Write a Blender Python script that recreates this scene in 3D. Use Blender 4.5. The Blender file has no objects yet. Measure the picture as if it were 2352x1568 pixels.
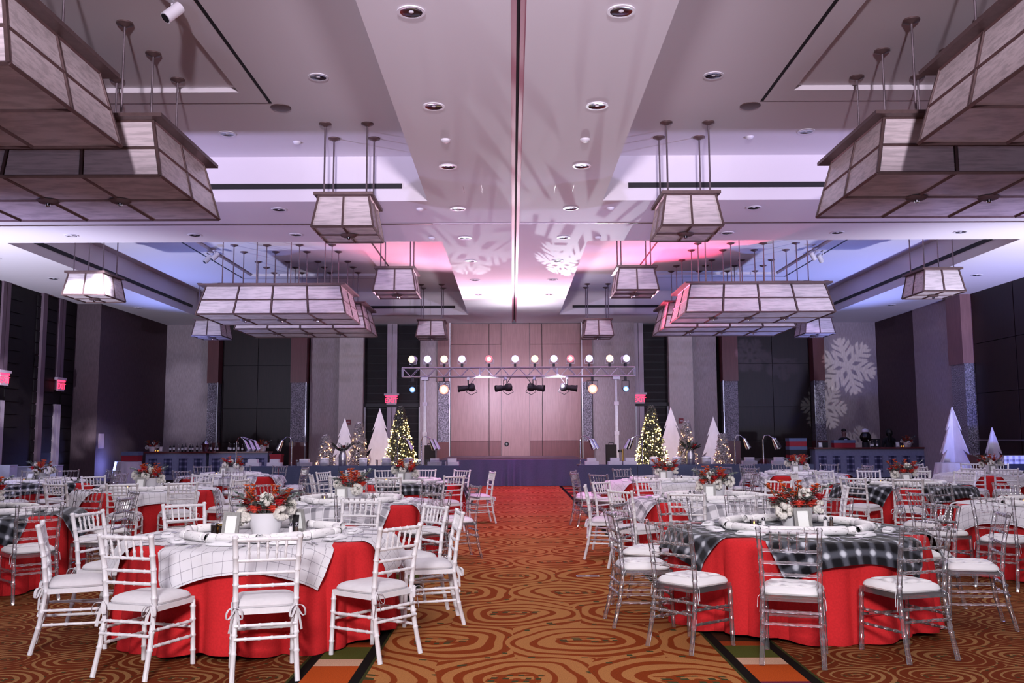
import bpy, bmesh, math, random
from mathutils import Vector, Matrix
import numpy as np
random.seed(7)
PI = math.pi
R = math.radians
S = bpy.context.scene
C = S.collection

# ------------------------------------------------------------ camera, world, exposure
cam = bpy.data.objects.new('camera', bpy.data.cameras.new('camera'))
C.objects.link(cam)
cam.data.sensor_width = 36.0
cam.data.lens = 36.0 * 2100 / 2352
cam.data.clip_end = 200
cam.location = (0, 0, 1.57)
cam.rotation_euler = (Matrix.Rotation(R(90 + 5.98), 3, 'X') @ Matrix.Rotation(-0.004, 3, 'Z')).to_euler()
S.camera = cam
S.view_settings.view_transform = 'Standard'
S.view_settings.look = 'None'
S.view_settings.exposure = 0.5
S.view_settings.gamma = 1.0
S.view_settings.use_curve_mapping = False
S.cycles.use_denoising = True
S.cycles.max_bounces = 8
S.cycles.diffuse_bounces = 3
S.cycles.glossy_bounces = 3
S.cycles.transmission_bounces = 4
S.cycles.transparent_max_bounces = 40
S.cycles.caustics_reflective = False
S.cycles.caustics_refractive = False
S.cycles.sample_clamp_indirect = 4.0
W = bpy.data.worlds.new('world')
S.world = W
W.use_nodes = True
W.node_tree.nodes['Background'].inputs[0].default_value = (0.62, 0.5, 0.72, 1)
W.node_tree.nodes['Background'].inputs[1].default_value = 0.12


def srgb(h):
    v = [int(h[i:i + 2], 16) / 255 for i in (0, 2, 4)]
    return tuple((c / 12.92 if c <= 0.04045 else ((c + 0.055) / 1.055) ** 2.4) for c in v) + (1,)


class NT:
    """small helper that writes node expressions"""
    def __init__(s, tree): s.t = tree
    def new(s, ty, **kw):
        n = s.t.nodes.new(ty)
        for k, v in kw.items(): setattr(n, k, v)
        return n
    def put(s, sock, v):
        if isinstance(v, bpy.types.NodeSocket): s.t.links.new(v, sock)
        else: sock.default_value = v
    def m(s, op, a, b=None, c=None):
        n = s.new('ShaderNodeMath', operation=op)
        for i, v in enumerate((a, b, c)):
            if v is not None: s.put(n.inputs[i], v)
        return n.outputs[0]
    def mix(s, f, a, b):
        n = s.new('ShaderNodeMix', data_type='RGBA')
        s.put(n.inputs[0], f); s.put(n.inputs[6], a); s.put(n.inputs[7], b)
        return n.outputs[2]
    def xyz(s, v):
        n = s.new('ShaderNodeSeparateXYZ'); s.put(n.inputs[0], v); return n.outputs
    def vec(s, x, y, z=0.0):
        n = s.new('ShaderNodeCombineXYZ')
        for i, v in enumerate((x, y, z)): s.put(n.inputs[i], v)
        return n.outputs[0]
    def noise(s, v, scale, detail=3, rough=.5):
        n = s.new('ShaderNodeTexNoise'); s.put(n.inputs['Vector'], v)
        n.inputs['Scale'].default_value = scale; n.inputs['Detail'].default_value = detail; n.inputs['Roughness'].default_value = rough
        return n.outputs['Fac']
    def step(s, x, lo, hi):
        n = s.new('ShaderNodeMapRange', interpolation_type='SMOOTHSTEP')
        s.put(n.inputs[0], x); n.inputs[1].default_value = lo; n.inputs[2].default_value = hi
        return n.outputs[0]
    def coord(s, which='Object'):
        return s.new('ShaderNodeTexCoord').outputs[which]


# gobo: a snowflake cut in the light of a projector, worked out from the direction in which the light leaves
def snowflake(n, x, y):
    r = n.m('SQRT', n.m('ADD', n.m('MULTIPLY', x, x), n.m('MULTIPLY', y, y)))
    th = n.m('ARCTAN2', y, x)
    a = n.m('PINGPONG', n.m('ADD', th, 10 * PI / 3), PI / 6)
    px = n.m('MULTIPLY', r, n.m('COSINE', a)); py = n.m('MULTIPLY', r, n.m('SINE', a))
    out = n.m('MULTIPLY', n.step(py, .095, .06), n.step(r, 1.0, .95))
    for x0, ln in ((.3, .36), (.52, .34), (.74, .22)):
        d = n.m('ABSOLUTE', n.m('SUBTRACT', n.m('MULTIPLY', n.m('SUBTRACT', px, x0), .766), n.m('MULTIPLY', py, .643)))
        out = n.m('MAXIMUM', out, n.m('MULTIPLY', n.step(d, .075, .045), n.step(py, ln, ln - .05)))
    return out


def spot(name, loc, to, energy, color, angle, blend=.5, size=.1, gobo=None, shutter=None):
    l = bpy.data.lights.new(name, 'SPOT')
    l.energy = energy; l.color = color; l.spot_size = R(angle); l.spot_blend = blend; l.shadow_soft_size = size
    o = bpy.data.objects.new(name, l); C.objects.link(o)
    o.location = loc
    o.rotation_euler = (Vector(to) - Vector(loc)).to_track_quat('-Z', 'Y').to_euler()
    if gobo:
        l.use_nodes = True
        n = NT(l.node_tree)
        em = l.node_tree.nodes['Emission']
        v = n.xyz(n.coord('Normal'))
        z = n.m('MAXIMUM', n.m('ABSOLUTE', v[2]), .01)
        t = math.tan(R(angle / 2)) / gobo[0]
        x = n.m('DIVIDE', n.m('DIVIDE', v[0], z), t); y = n.m('DIVIDE', n.m('DIVIDE', v[1], z), t)
        s = None
        for cx, cy, sc, rot in gobo[1]:
            dx = n.m('SUBTRACT', x, cx); dy = n.m('SUBTRACT', y, cy)
            c_, s_ = math.cos(rot) / sc, math.sin(rot) / sc
            xx = n.m('SUBTRACT', n.m('MULTIPLY', dx, c_), n.m('MULTIPLY', dy, s_))
            yy = n.m('ADD', n.m('MULTIPLY', dx, s_), n.m('MULTIPLY', dy, c_))
            f = snowflake(n, xx, yy)
            s = f if s is None else n.m('MAXIMUM', s, f)
        n.put(em.inputs['Strength'], s)
    if shutter is not None:
        # framing shutter of a profile lamp: nothing leaves below this slope
        l.use_nodes = True
        n = NT(l.node_tree)
        v = n.xyz(n.coord('Normal'))
        y = n.m('DIVIDE', v[1], n.m('MAXIMUM', n.m('ABSOLUTE', v[2]), .01))
        n.put(l.node_tree.nodes['Emission'].inputs['Strength'], n.step(y, shutter, shutter + .06))
    return o


def area(name, loc, to, energy, color, sx, sy):
    l = bpy.data.lights.new(name, 'AREA')
    l.energy = energy; l.color = color; l.shape = 'RECTANGLE'; l.size = sx; l.size_y = sy
    o = bpy.data.objects.new(name, l); C.objects.link(o)
    o.location = loc
    o.rotation_euler = (Vector(to) - Vector(loc)).to_track_quat('-Z', 'Y').to_euler()
    return o


# ------------------------------------------------------------ lights
# lamps behind the photographer: an added high fill over the near tables and a shuttered beam along the ceiling
spot('front_fill', (-.6, -4.5, 4.6), (.0, 7.0, .3), 4200, (1, .95, .98), 54, .85, .7)  # unseen frontal fill, added to light the near tables
area('overhead_fill', (0, 12, 4.9), (0, 12, 0), 500, (.98, .93, 1), 22, 14)  # unseen fill hung in mid-air, added to brighten tops across the room
spot('rear_beam', (0.2, -6.0, 4.5), (0.1, 17, 4.5), 9800, (.95, .83, 1), 100, .7, .3, None, .0)
# stage wash, up-lights, projectors and added fills
for x, e, c in ((-2.2, 800, (1, .5, .74)), (0.3, 600, (1, .72, .9)), (2.8, 800, (1, .5, .7))):
    spot('truss_ceiling_wash', (x, 30.9, 4.6), (x * .5, 21, 6.5), e, c, 130, .9, .15, None, -.17)
for i, y in enumerate((13.5, 17.5, 21.5, 25.5, 29.0)):
    spot('aisle_pink_fill', (.3, y, 6.1), (.3, y, 0), (300, 600, 800, 900, 800)[i], (1, .03, .7), 58, .9, .1)  # added magenta fill along the aisle; no fitting sits at these points
for x in (-1, 1):
    spot('tree_wash', (x * 4.6, 21.6, 5.9), (x * 5.0, 29.6, 1.1), 1100, (1, .92, 1), 34, .8, .1)
spot('truss_red_left', (-2.2, 30.8, 4.2), (-3.3, 26.6, 7.07), 2200, (1, .05, .16), 44, .8, .1)
spot('truss_red_right', (2.8, 30.8, 4.2), (5.0, 26.4, 7.07), 4200, (1, .05, .16), 50, .8, .1)
spot('truss_up_wash', (.3, 30.9, 4.35), (.3, 30.6, 6.2), 260, (.95, .9, 1), 150, 1, .2)
for x in (-1.0, 1.6):
    spot('stage_wall_wash', (x, 30.6, 3.4), (x * .5, 36.6, 2.6), 900, (.86, .74, 1), 84, .9, .2)
for sx, x in ((-1, -13.9), (1, 14.1)):
    spot('side_uplight', (x, 17.0, .4), (x - sx * 2.5, 24.5, 6.2), 3900, (.76, .76, 1), 80, .9, .2)
    spot('side_uplight', (x, 31.5, .4), (x - sx * 5.5, 29.5, 7.0), 1800, (.25, .34, 1), 80, .9, .2)
area('violet_bounce_fill', (0, 25, 4.85), (0, 25, 0), 230, (.42, .32, 1), 22, 12)  # added fill without a fitting, stands for light bounced off the ceiling
for x in (-6, 6):
    spot('side_uplight', (x * 2.3, 9.5, .4), (x * 1.0, 19.2, 6.3), 4200, (.6, .54, 1), 56, .9, .3)
    spot('rear_up_fill', (x, -4.5, .4), (x * 1.1, 12, 6), 600, (.6, .64, 1), 70, .9, .3)  # added behind the camera to cool the pendant bottoms
spot('rear_up_fill', (.1, -4.0, .5), (.1, 12, 6.17), 4800, (.9, .8, 1), 28, .9, .3)  # added to brighten the near centre soffit
spot('right_wall_glow', (14.75, 24.6, .95), (15.05, 25.2, 1.6), 60, (.72, .62, 1), 120, 1, .1)
spot('right_wall_blue', (13.4, 21.0, .3), (15.0, 26.5, 4.2), 1100, (.16, .2, 1), 100, 1, .1)
# snowflake projectors
spot('snow_projector', (12.4, 21.4, 6.0), (13.6, 37, 4.4), 2900, (.85, .85, 1), 9.5, .1, .02, (1, ((0, 0, .92, .26),)))
spot('snow_projector', (12.4, 21.4, 6.0), (12.6, 37, 2.75), 2100, (.85, .85, 1), 7.5, .1, .02, (1, ((0, 0, .9, .1),)))
spot('snow_projector', (12.4, 21.4, 6.0), (14.0, 37, 1.2), 1000, (.85, .85, 1), 6.0, .1, .02, (1, ((0, 0, .9, .5),)))
spot('snow_projector', (9.5, 21.4, 6.0), (10.3, 37.1, 4.7), 1500, (.7, .5, 1), 11, .1, .05, (1, ((-.4, .1, .5, 0), (.45, -.1, .5, .4))))
spot('snow_projector', (-11.5, 21.4, 6.0), (-13.1, 37, 3.0), 1700, (.8, .75, 1), 13, .3, .3, (1, ((-.1, .4, .6, .2), (.1, -.4, .6, .5))))
spot('snow_projector', (-9.3, 20.4, 6.0), (-14.05, 31.5, 3.0), 5200, (.85, .82, 1), 17, .3, .12, (1, ((0, .5, .45, .2), (0, -.1, .4, .7), (.1, -.6, .4, .5))))
spot('snow_projector', (-9.3, 20.4, 6.0), (-14.9, 28.7, 2.4), 2200, (.85, .82, 1), 22, .3, .12, (1, ((0, .1, .9, .2),)))
spot('snow_projector', (2.4, 30.9, 4.45), (1.7, 21.0, 6.3), 3600, (.82, .9, 1), 22, .2, .015, (1, ((0, -.2, .6, .2), (.45, .35, .4, .5), (-.5, .3, .4, .1))))
spot('snow_projector', (-1.4, 30.9, 4.45), (-.9, 21.5, 6.2), 1200, (.82, .9, 1), 18, .2, .015, (1, ((0, .1, .8, .1),)))


# ------------------------------------------------------------ materials
M = {}


def mat(name, col, rough=.6, metal=0.0, bump=None, spec=.5, emit=None, strength=1.0, fn=None, sheen=0.0):
    m = bpy.data.materials.new(name); m.use_nodes = True
    n = NT(m.node_tree); b = m.node_tree.nodes['Principled BSDF']
    c = srgb(col) if isinstance(col, str) else col
    b.inputs['Base Color'].default_value = c
    b.inputs['Roughness'].default_value = rough
    b.inputs['Metallic'].default_value = metal
    b.inputs['Specular IOR Level'].default_value = spec
    if sheen: b.inputs['Sheen Weight'].default_value = sheen
    if emit:
        b.inputs['Emission Color'].default_value = srgb(emit); b.inputs['Emission Strength'].default_value = strength
    if fn:
        r = fn(n, c)
        if r is not None: n.put(b.inputs['Base Color'], r)
    if bump:
        v = n.coord()
        h = n.noise(v, bump[0], 3)
        bn = n.new('ShaderNodeBump'); bn.inputs['Strength'].default_value = bump[1]; bn.inputs['Distance'].default_value = bump[2]
        n.put(bn.inputs['Height'], h); n.put(b.inputs['Normal'], bn.outputs[0])
    M[name] = m
    return m


def dim(c, k): return (c[0] * k, c[1] * k, c[2] * k, 1)


def speckle(scale, a, b_):
    def f(n, c):
        h = n.noise(n.coord(), scale, 4)
        return n.mix(n.step(h, .3, .7), dim(c, a), dim(c, b_))
    return f


def streak(sx, sy, sz, scale, a, b_, lo=.35, hi=.65):
    def f(n, c):
        o = n.xyz(n.coord())
        v = n.vec(n.m('MULTIPLY', o[0], sx), n.m('MULTIPLY', o[1], sy), n.m('MULTIPLY', o[2], sz))
        h = n.noise(v, scale, 5, .6)
        return n.mix(n.step(h, lo, hi), dim(c, a), dim(c, b_))
    return f


mat('ceiling_paint', 'd8d2d6', .85, bump=(60, .05, .01), spec=.2)
mat('fabric_wall_lit', 'ccc0bc', .9, fn=streak(8, 8, 1, 5, .9, 1.06), spec=.1)  # paler copy of the wall fabric, stage spill put into its colour
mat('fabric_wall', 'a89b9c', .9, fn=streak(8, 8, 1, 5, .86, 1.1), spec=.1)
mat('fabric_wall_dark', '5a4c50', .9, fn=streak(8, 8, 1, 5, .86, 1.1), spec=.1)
mat('wood_dado', '643638', .38, fn=streak(7, 7, .6, 3, .9, 1.06), spec=.4)
mat('wood_panel', '8a6664', .38, fn=streak(7, 7, .6, 3, .9, 1.06), spec=.4)
mat('downlight_chrome', '8c93a2', .14, metal=1.0, fn=speckle(6, .9, 1.0))
mat('strip_dark', '6a5762', .7, fn=streak(6, 6, .4, 3, .92, 1.05))
mat('wood_dark', '20100f', .45, fn=streak(7, 7, .6, 3, .75, 1.15), spec=.35)
mat('espresso', '120b0d', .6, fn=speckle(9, .8, 1.2), spec=.3)
mat('light_column', 'b8aab4', .7, fn=streak(6, 6, .4, 3, .92, 1.05))
mat('pinkish_track', 'a06878', .5, metal=.3)
mat('dark_slot', '100d12', .7)
mat('mosaic', 'bdb8c2', .3, metal=.75, bump=(26, 1.0, .06), fn=speckle(30, .35, 1.2))
mat('bronze', '64504f', .45, metal=.35, fn=speckle(14, .9, 1.1))
mat('rod_metal', '8a7e84', .35, metal=.8, fn=speckle(20, .9, 1.1))
mat('alabaster', 'd3c7c8', .26, fn=streak(.7, 1.6, 7, 3.4, .8, 1.08, .36, .6), bump=(9, .08, .02))
mat('chrome', 'c8c8d0', .12, metal=1.0, fn=speckle(6, .95, 1.0))
mat('steel', 'b0aeb6', .3, metal=.9, fn=speckle(20, .9, 1.05))
mat('aluminium', 'b9b6c0', .4, metal=.7, fn=speckle(20, .92, 1.05))
mat('black_metal', '141216', .5, fn=speckle(20, .8, 1.2))
mat('white_plastic', 'd9d6dc', .5, fn=speckle(14, .96, 1.0))
mat('white_wood', 'd6d4d8', .38, fn=streak(20, 20, 2, 4, .95, 1.0))
mat('cushion_white', 'c8c5c9', .75, bump=(70, .08, .004), fn=speckle(25, .96, 1.02))
mat('vinyl_white', 'd8d6d8', .32, fn=speckle(12, .96, 1.0))
mat('napkin_white', 'dbdade', .85, bump=(90, .1, .003), fn=speckle(30, .96, 1.0))
mat('red_linen', 'ba2529', .9, bump=(240, .35, .003), fn=speckle(70, .9, 1.06), spec=.15)
mat('grey_linen', '525b72', .9, bump=(120, .2, .004), fn=speckle(50, .9, 1.08), spec=.1)
mat('white_linen', 'cfcbd2', .85, bump=(120, .2, .004), fn=speckle(50, .94, 1.03), spec=.1)
mat('ceramic', 'dcdbe0', .28, fn=speckle(5, .97, 1.0))
mat('rose_red', 'c2242c', .6, fn=speckle(60, .7, 1.15))
mat('rose_coral', 'e0503e', .6, fn=speckle(60, .75, 1.12))
mat('hydrangea', 'dcd8d0', .7, fn=speckle(70, .75, 1.08))
mat('orchid', 'd86028', .55, fn=speckle(60, .7, 1.15))
mat('leaf_grey', '7d8a84', .6, fn=speckle(40, .7, 1.15))
mat('leaf_green', '2c3a26', .6, fn=speckle(40, .7, 1.2))
mat('berry', '6a1420', .35, fn=speckle(40, .8, 1.1))
mat('frame_grey', '8d8c8a', .6, fn=streak(60, 60, 3, 3, .85, 1.1))
mat('card_white', 'e9ebe8', .8, fn=speckle(80, .98, 1.0))
mat('pepper', '4a3a34', .5, fn=speckle(150, .4, 1.4))
mat('salt', 'e6e4e6', .6, fn=speckle(150, .95, 1.0))
mat('dark_glass', '0d0c0e', .1, fn=speckle(10, .9, 1.1))
mat('cola_glass', '1c1210', .08, fn=speckle(10, .9, 1.1))
mat('flame', 'ffb040', emit='ffb040', strength=14)
mat('candle_wax', 'e8d8c8', .5, emit='ff9a40', strength=.5)
mat('tree_green', '8f8f84', .8, fn=speckle(30, .55, 1.3))
mat('tree_flocked', 'ddd6da', .85, fn=speckle(30, .7, 1.1))
mat('trunk', '3a2a20', .8, fn=speckle(20, .8, 1.2))
mat('bulb_warm', 'ffe9a0', emit='ffdc80', strength=5)
mat('bulb_amber', 'ffd0a0', emit='ffbc84', strength=4)
mat('plywood_white', 'dcd6dc', .7, fn=streak(3, 3, 1.2, 2, .93, 1.02))
mat('bar_grey', '838ba6', .6, fn=speckle(12, .94, 1.06))
mat('bar_top', '6a2a28', .35, fn=streak(.6, 6, 6, 3, .8, 1.15))
mat('lens_white', 'ffffff', emit='dcdcff', strength=9)
mat('lens_warm', 'fff0d0', emit='ffe2b0', strength=5)
mat('lens_red', 'ffd0c0', emit='ffa890', strength=4)
mat('lens_pink', 'ffb0a0', emit='ffb49c', strength=7)
mat('lens_blue', 'c0d8ff', emit='a0ccff', strength=4)
for k_, c_, e_ in (('white', 'cfd0ff', 1.3), ('warm', 'ffd8a0', 1.2), ('red', 'ff6a70', 1.0), ('pink', 'ff9078', 1.5), ('blue', '70a8f0', .8)):
    mat('lens_%s_ring' % k_, c_, emit=c_, strength=e_)  # coloured glow around each lens, painted as an emissive ring
mat('exit_red', 'ff2040', emit='ff2848', strength=3.2)
mat('exit_face', 'c9b4c0', .5, fn=speckle(10, .95, 1.0))
mat('carton', 'b9bdd6', .8, fn=speckle(8, .95, 1.03))
mat('carton_side', '9a8290', .8, fn=speckle(8, .95, 1.03))
mat('crate_blue', '5f6f8c', .7, fn=speckle(12, .95, 1.03))
mat('crate_red', '9c1d2c', .7, fn=speckle(12, .95, 1.03))
mat('crate_dark', '17161b', .7, fn=speckle(12, .95, 1.03))
mat('suit', '121118', .85, fn=speckle(40, .85, 1.15))
mat('shirt', 'a8b0cc', .8, fn=speckle(40, .95, 1.03))
mat('skin', '7a5a56', .6, fn=speckle(30, .95, 1.05))
mat('hair', '0f0c0e', .6, fn=speckle(40, .8, 1.2))
mat('fire_red', '8a2234', .5, fn=speckle(20, .9, 1.1))
mat('brass', 'a88a50', .3, metal=.9, fn=speckle(20, .9, 1.1))
mat('rubber', '1a181a', .8, fn=speckle(20, .9, 1.1))
mat('stage_top', '6d5560', .6, fn=streak(1, 8, 1, 2, .9, 1.05))


def clear(name, tint, ior=1.45, rough=.04, gloss=1.0, haze=.0):
    m = bpy.data.materials.new(name); m.use_nodes = True
    t = m.node_tree; n = NT(t); t.nodes.remove(t.nodes['Principled BSDF'])
    fr = n.new('ShaderNodeFresnel'); fr.inputs['IOR'].default_value = ior
    tr = n.new('ShaderNodeBsdfTransparent'); tr.inputs[0].default_value = tint
    gl = n.new('ShaderNodeBsdfGlossy'); gl.inputs['Roughness'].default_value = rough
    gl.inputs[0].default_value = (gloss, gloss, gloss, 1)
    mx = n.new('ShaderNodeMixShader')
    # a little white diffuse stands in for light caught by the acrylic
    f = n.m('ADD', n.m('MULTIPLY', fr.outputs[0], 1.2), .03)
    n.put(mx.inputs[0], n.m('MINIMUM', f, 1.0))
    t.links.new(tr.outputs[0], mx.inputs[1]); t.links.new(gl.outputs[0], mx.inputs[2])
    df = n.new('ShaderNodeBsdfDiffuse'); df.inputs[0].default_value = (.85, .84, .9, 1)
    m2 = n.new('ShaderNodeMixShader'); m2.inputs[0].default_value = haze
    t.links.new(mx.outputs[0], m2.inputs[1]); t.links.new(df.outputs[0], m2.inputs[2])
    t.links.new(m2.outputs[0], t.nodes['Material Output'].inputs[0])
    M[name] = m


clear('acrylic', (.95, .94, .96, 1), 1.5, .12, 1.0, .05)
clear('pane', (.93, .93, .95, 1), 1.35, .03)
clear('votive_glass', (.86, .82, .84, 1), 1.45, .05)


def plaid(name, base, mid, light, period, width, thin=None, soft=.3):
    """woven checks from the cloth's own thread coordinates"""
    def f(n, c):
        u = n.xyz(n.coord('UV'))
        bands = []
        for a in (u[0], u[1]):
            t = n.m('PINGPONG', n.m('DIVIDE', a, period), .5)
            k = n.step(t, width * .5 * (1 - soft), width * .5 * (1 + soft) + .02)
            bands.append(n.m('SUBTRACT', 1.0, k))
        s = n.m('MULTIPLY', n.m('ADD', bands[0], bands[1]), .5)
        col = n.mix(n.step(s, 0, .5), srgb(base), srgb(mid))
        col = n.mix(n.step(s, .5, 1.0), col, srgb(light))
        if thin:
            for a in (u[0], u[1]):
                t = n.m('PINGPONG', n.m('ADD', n.m('DIVIDE', a, thin[0]), .31), .5)
                col = n.mix(n.m('MULTIPLY', n.step(t, thin[1] * 1.3, thin[1]), thin[3]), col, srgb(thin[2]))
        return col
    mat(name, base, .9, bump=(130, .25, .004), fn=f, spec=.12, sheen=.1)


plaid('black_plaid', '0e0e12', '45474f', 'b4b8c0', .125, .32, None, .9)
plaid('grey_plaid', '6e6c74', '9b99a0', 'd0ced4', .16, .5, (.16, .035, 'e8e6ec', .6), .25)
plaid('white_check', 'c9c7cc', 'c9c7cc', 'c9c7cc', .1, .3, (.078, .02, '6f6d76', .75), .3)
plaid('bar_plaid', '363a52', '555a78', '8f92b0', .19, .34, None, .4)


def carpet(n, c):
    o = n.xyz(n.coord())
    wv = n.new('ShaderNodeTexNoise'); wv.inputs['Scale'].default_value = 1.3; wv.inputs['Detail'].default_value = 1
    n.put(wv.inputs['Vector'], n.coord())
    w = n.new('ShaderNodeVectorMath', operation='SUBTRACT'); n.put(w.inputs[0], wv.outputs['Color']); w.inputs[1].default_value = (.5, .5, .5)
    wx = n.xyz(w.outputs[0])
    tan, rust, olive = srgb('a06a3c'), srgb('7a3210'), srgb('3c3c22')

    def swirl(sx, sy, amp, k, tan, rust, thick):
        u = n.m('ADD', n.m('DIVIDE', o[0], sx), n.m('MULTIPLY', wx[0], amp)); v = n.m('ADD', n.m('DIVIDE', o[1], sy), n.m('MULTIPLY', wx[1], amp))
        row = n.m('FLOOR', v)
        odd = n.m('FLOORED_MODULO', row, 2)
        u2 = n.m('ADD', u, n.m('MULTIPLY', odd, .5))
        fx = n.m('SUBTRACT', n.m('FRACT', u2), .5)
        fy = n.m('SUBTRACT', n.m('FRACT', v), .5)
        sg = n.m('SUBTRACT', n.m('MULTIPLY', odd, 2), 1)
        # a second centre, so that neighbouring scrolls lap over one another
        r = n.m('SQRT', n.m('ADD', n.m('MULTIPLY', fx, fx), n.m('MULTIPLY', n.m('MULTIPLY', fy, fy), 1.1)))
        th = n.m('ARCTAN2', fy, n.m('MULTIPLY', fx, sg))
        s = n.m('SINE', n.m('ADD', n.m('MULTIPLY', r, k), th))
        t = n.m('ADD', thick, n.m('MULTIPLY', n.m('SINE', n.m('ADD', n.m('MULTIPLY', th, 1), 1.0)), .38))
        line = n.step(n.m('SUBTRACT', s, t), -.12, .12)
        col = n.mix(line, tan, rust)
        gx, gy = n.m('MULTIPLY', fx, 12.5), n.m('MULTIPLY', fy, 14.5)
        sq = n.m('MULTIPLY', n.step(n.m('FRACT', gx), .56, .54), n.step(n.m('FRACT', gy), .56, .54))
        odd2 = n.m('FLOORED_MODULO', n.m('ADD', n.m('FLOOR', gx), n.m('MULTIPLY', n.m('FLOOR', gy), 2)), 3)
        sq = n.m('MULTIPLY', sq, n.step(odd2, .5, .6))
        core = n.m('MULTIPLY', n.step(n.m('ABSOLUTE', n.m('SUBTRACT', fx, .02)), .2, .19), n.step(n.m('ABSOLUTE', fy), .1, .09))
        col = n.mix(n.m('MULTIPLY', core, n.step(n.m('FRACT', n.m('MULTIPLY', gy, .5)), .5, .52)), col, rust)
        col = n.mix(n.m('MULTIPLY', core, sq), col, olive)
        # loose squares strewn between the scrolls
        far = n.m('MULTIPLY', n.step(r, .5, .52), n.step(n.m('FLOORED_MODULO', n.m('ADD', n.m('FLOOR', gx), n.m('FLOOR', gy)), 4), .5, .4))
        col = n.mix(n.m('MULTIPLY', far, sq), col, olive)
        return col
    big = swirl(1.12, 1.12, .34, 46, tan, rust, .3)
    small = swirl(.56, .54, .36, 48, srgb('8e6640'), srgb('642a14'), -.5)
    ax = n.m('ABSOLUTE', n.m('SUBTRACT', o[0], .26))
    col = n.mix(n.step(ax, 1.235, 1.24), big, small)
    # woven border: black, coloured blocks, black
    border = n.m('MULTIPLY', n.step(ax, 1.235, 1.24), n.step(ax, 1.74, 1.735))
    col = n.mix(border, col, srgb('37391c'))
    blk = n.m('MULTIPLY', n.step(ax, 1.255, 1.26), n.step(ax, 1.72, 1.715))
    col = n.mix(blk, col, srgb('15110f'))
    inn = n.m('MULTIPLY', n.step(ax, 1.325, 1.33), n.step(ax, 1.65, 1.645))
    y = n.m('FLOORED_MODULO', n.m('SUBTRACT', o[1], 6.09), 1.85)
    bc = srgb('a8471a')
    for y0, y1, h in ((.44, .64, 'c09a80'), (.64, 1.02, '4c4f22'), (1.02, 1.16, '8a3a1a'), (1.16, 1.62, '3d2014'), (1.62, 1.85, '5a2438')):
        bc = n.mix(n.m('MULTIPLY', n.step(y, y0, y0 + .004), n.step(y, y1, y1 - .004)), bc, srgb(h))
    col = n.mix(inn, col, bc)
    pile = n.noise(n.coord(), 160, 2)
    dk = n.mix(n.step(pile, .3, .75), (.7, .7, .7, 1), (1.1, 1.1, 1.1, 1))
    mu = n.new('ShaderNodeMix', data_type='RGBA', blend_type='MULTIPLY'); mu.inputs[0].default_value = 1
    n.put(mu.inputs[6], col); n.put(mu.inputs[7], dk)
    return mu.outputs[2]


mat('carpet', '8a5a30', .95, fn=carpet, bump=(200, .3, .004), spec=.05)


def birch(n, c):
    o = n.xyz(n.coord())
    v = n.vec(n.m('MULTIPLY', o[0], 9), n.m('MULTIPLY', o[1], 40), n.m('MULTIPLY', o[2], 40))
    h = n.noise(v, 2.2, 4, .65)
    c1 = n.mix(n.step(h, .58, .68), srgb('e3e1e2'), srgb('8f8a8c'))
    return n.mix(n.step(h, .68, .76), c1, srgb('3a3432'))


mat('birch_paper', 'e3e1e2', .75, fn=birch)


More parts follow.
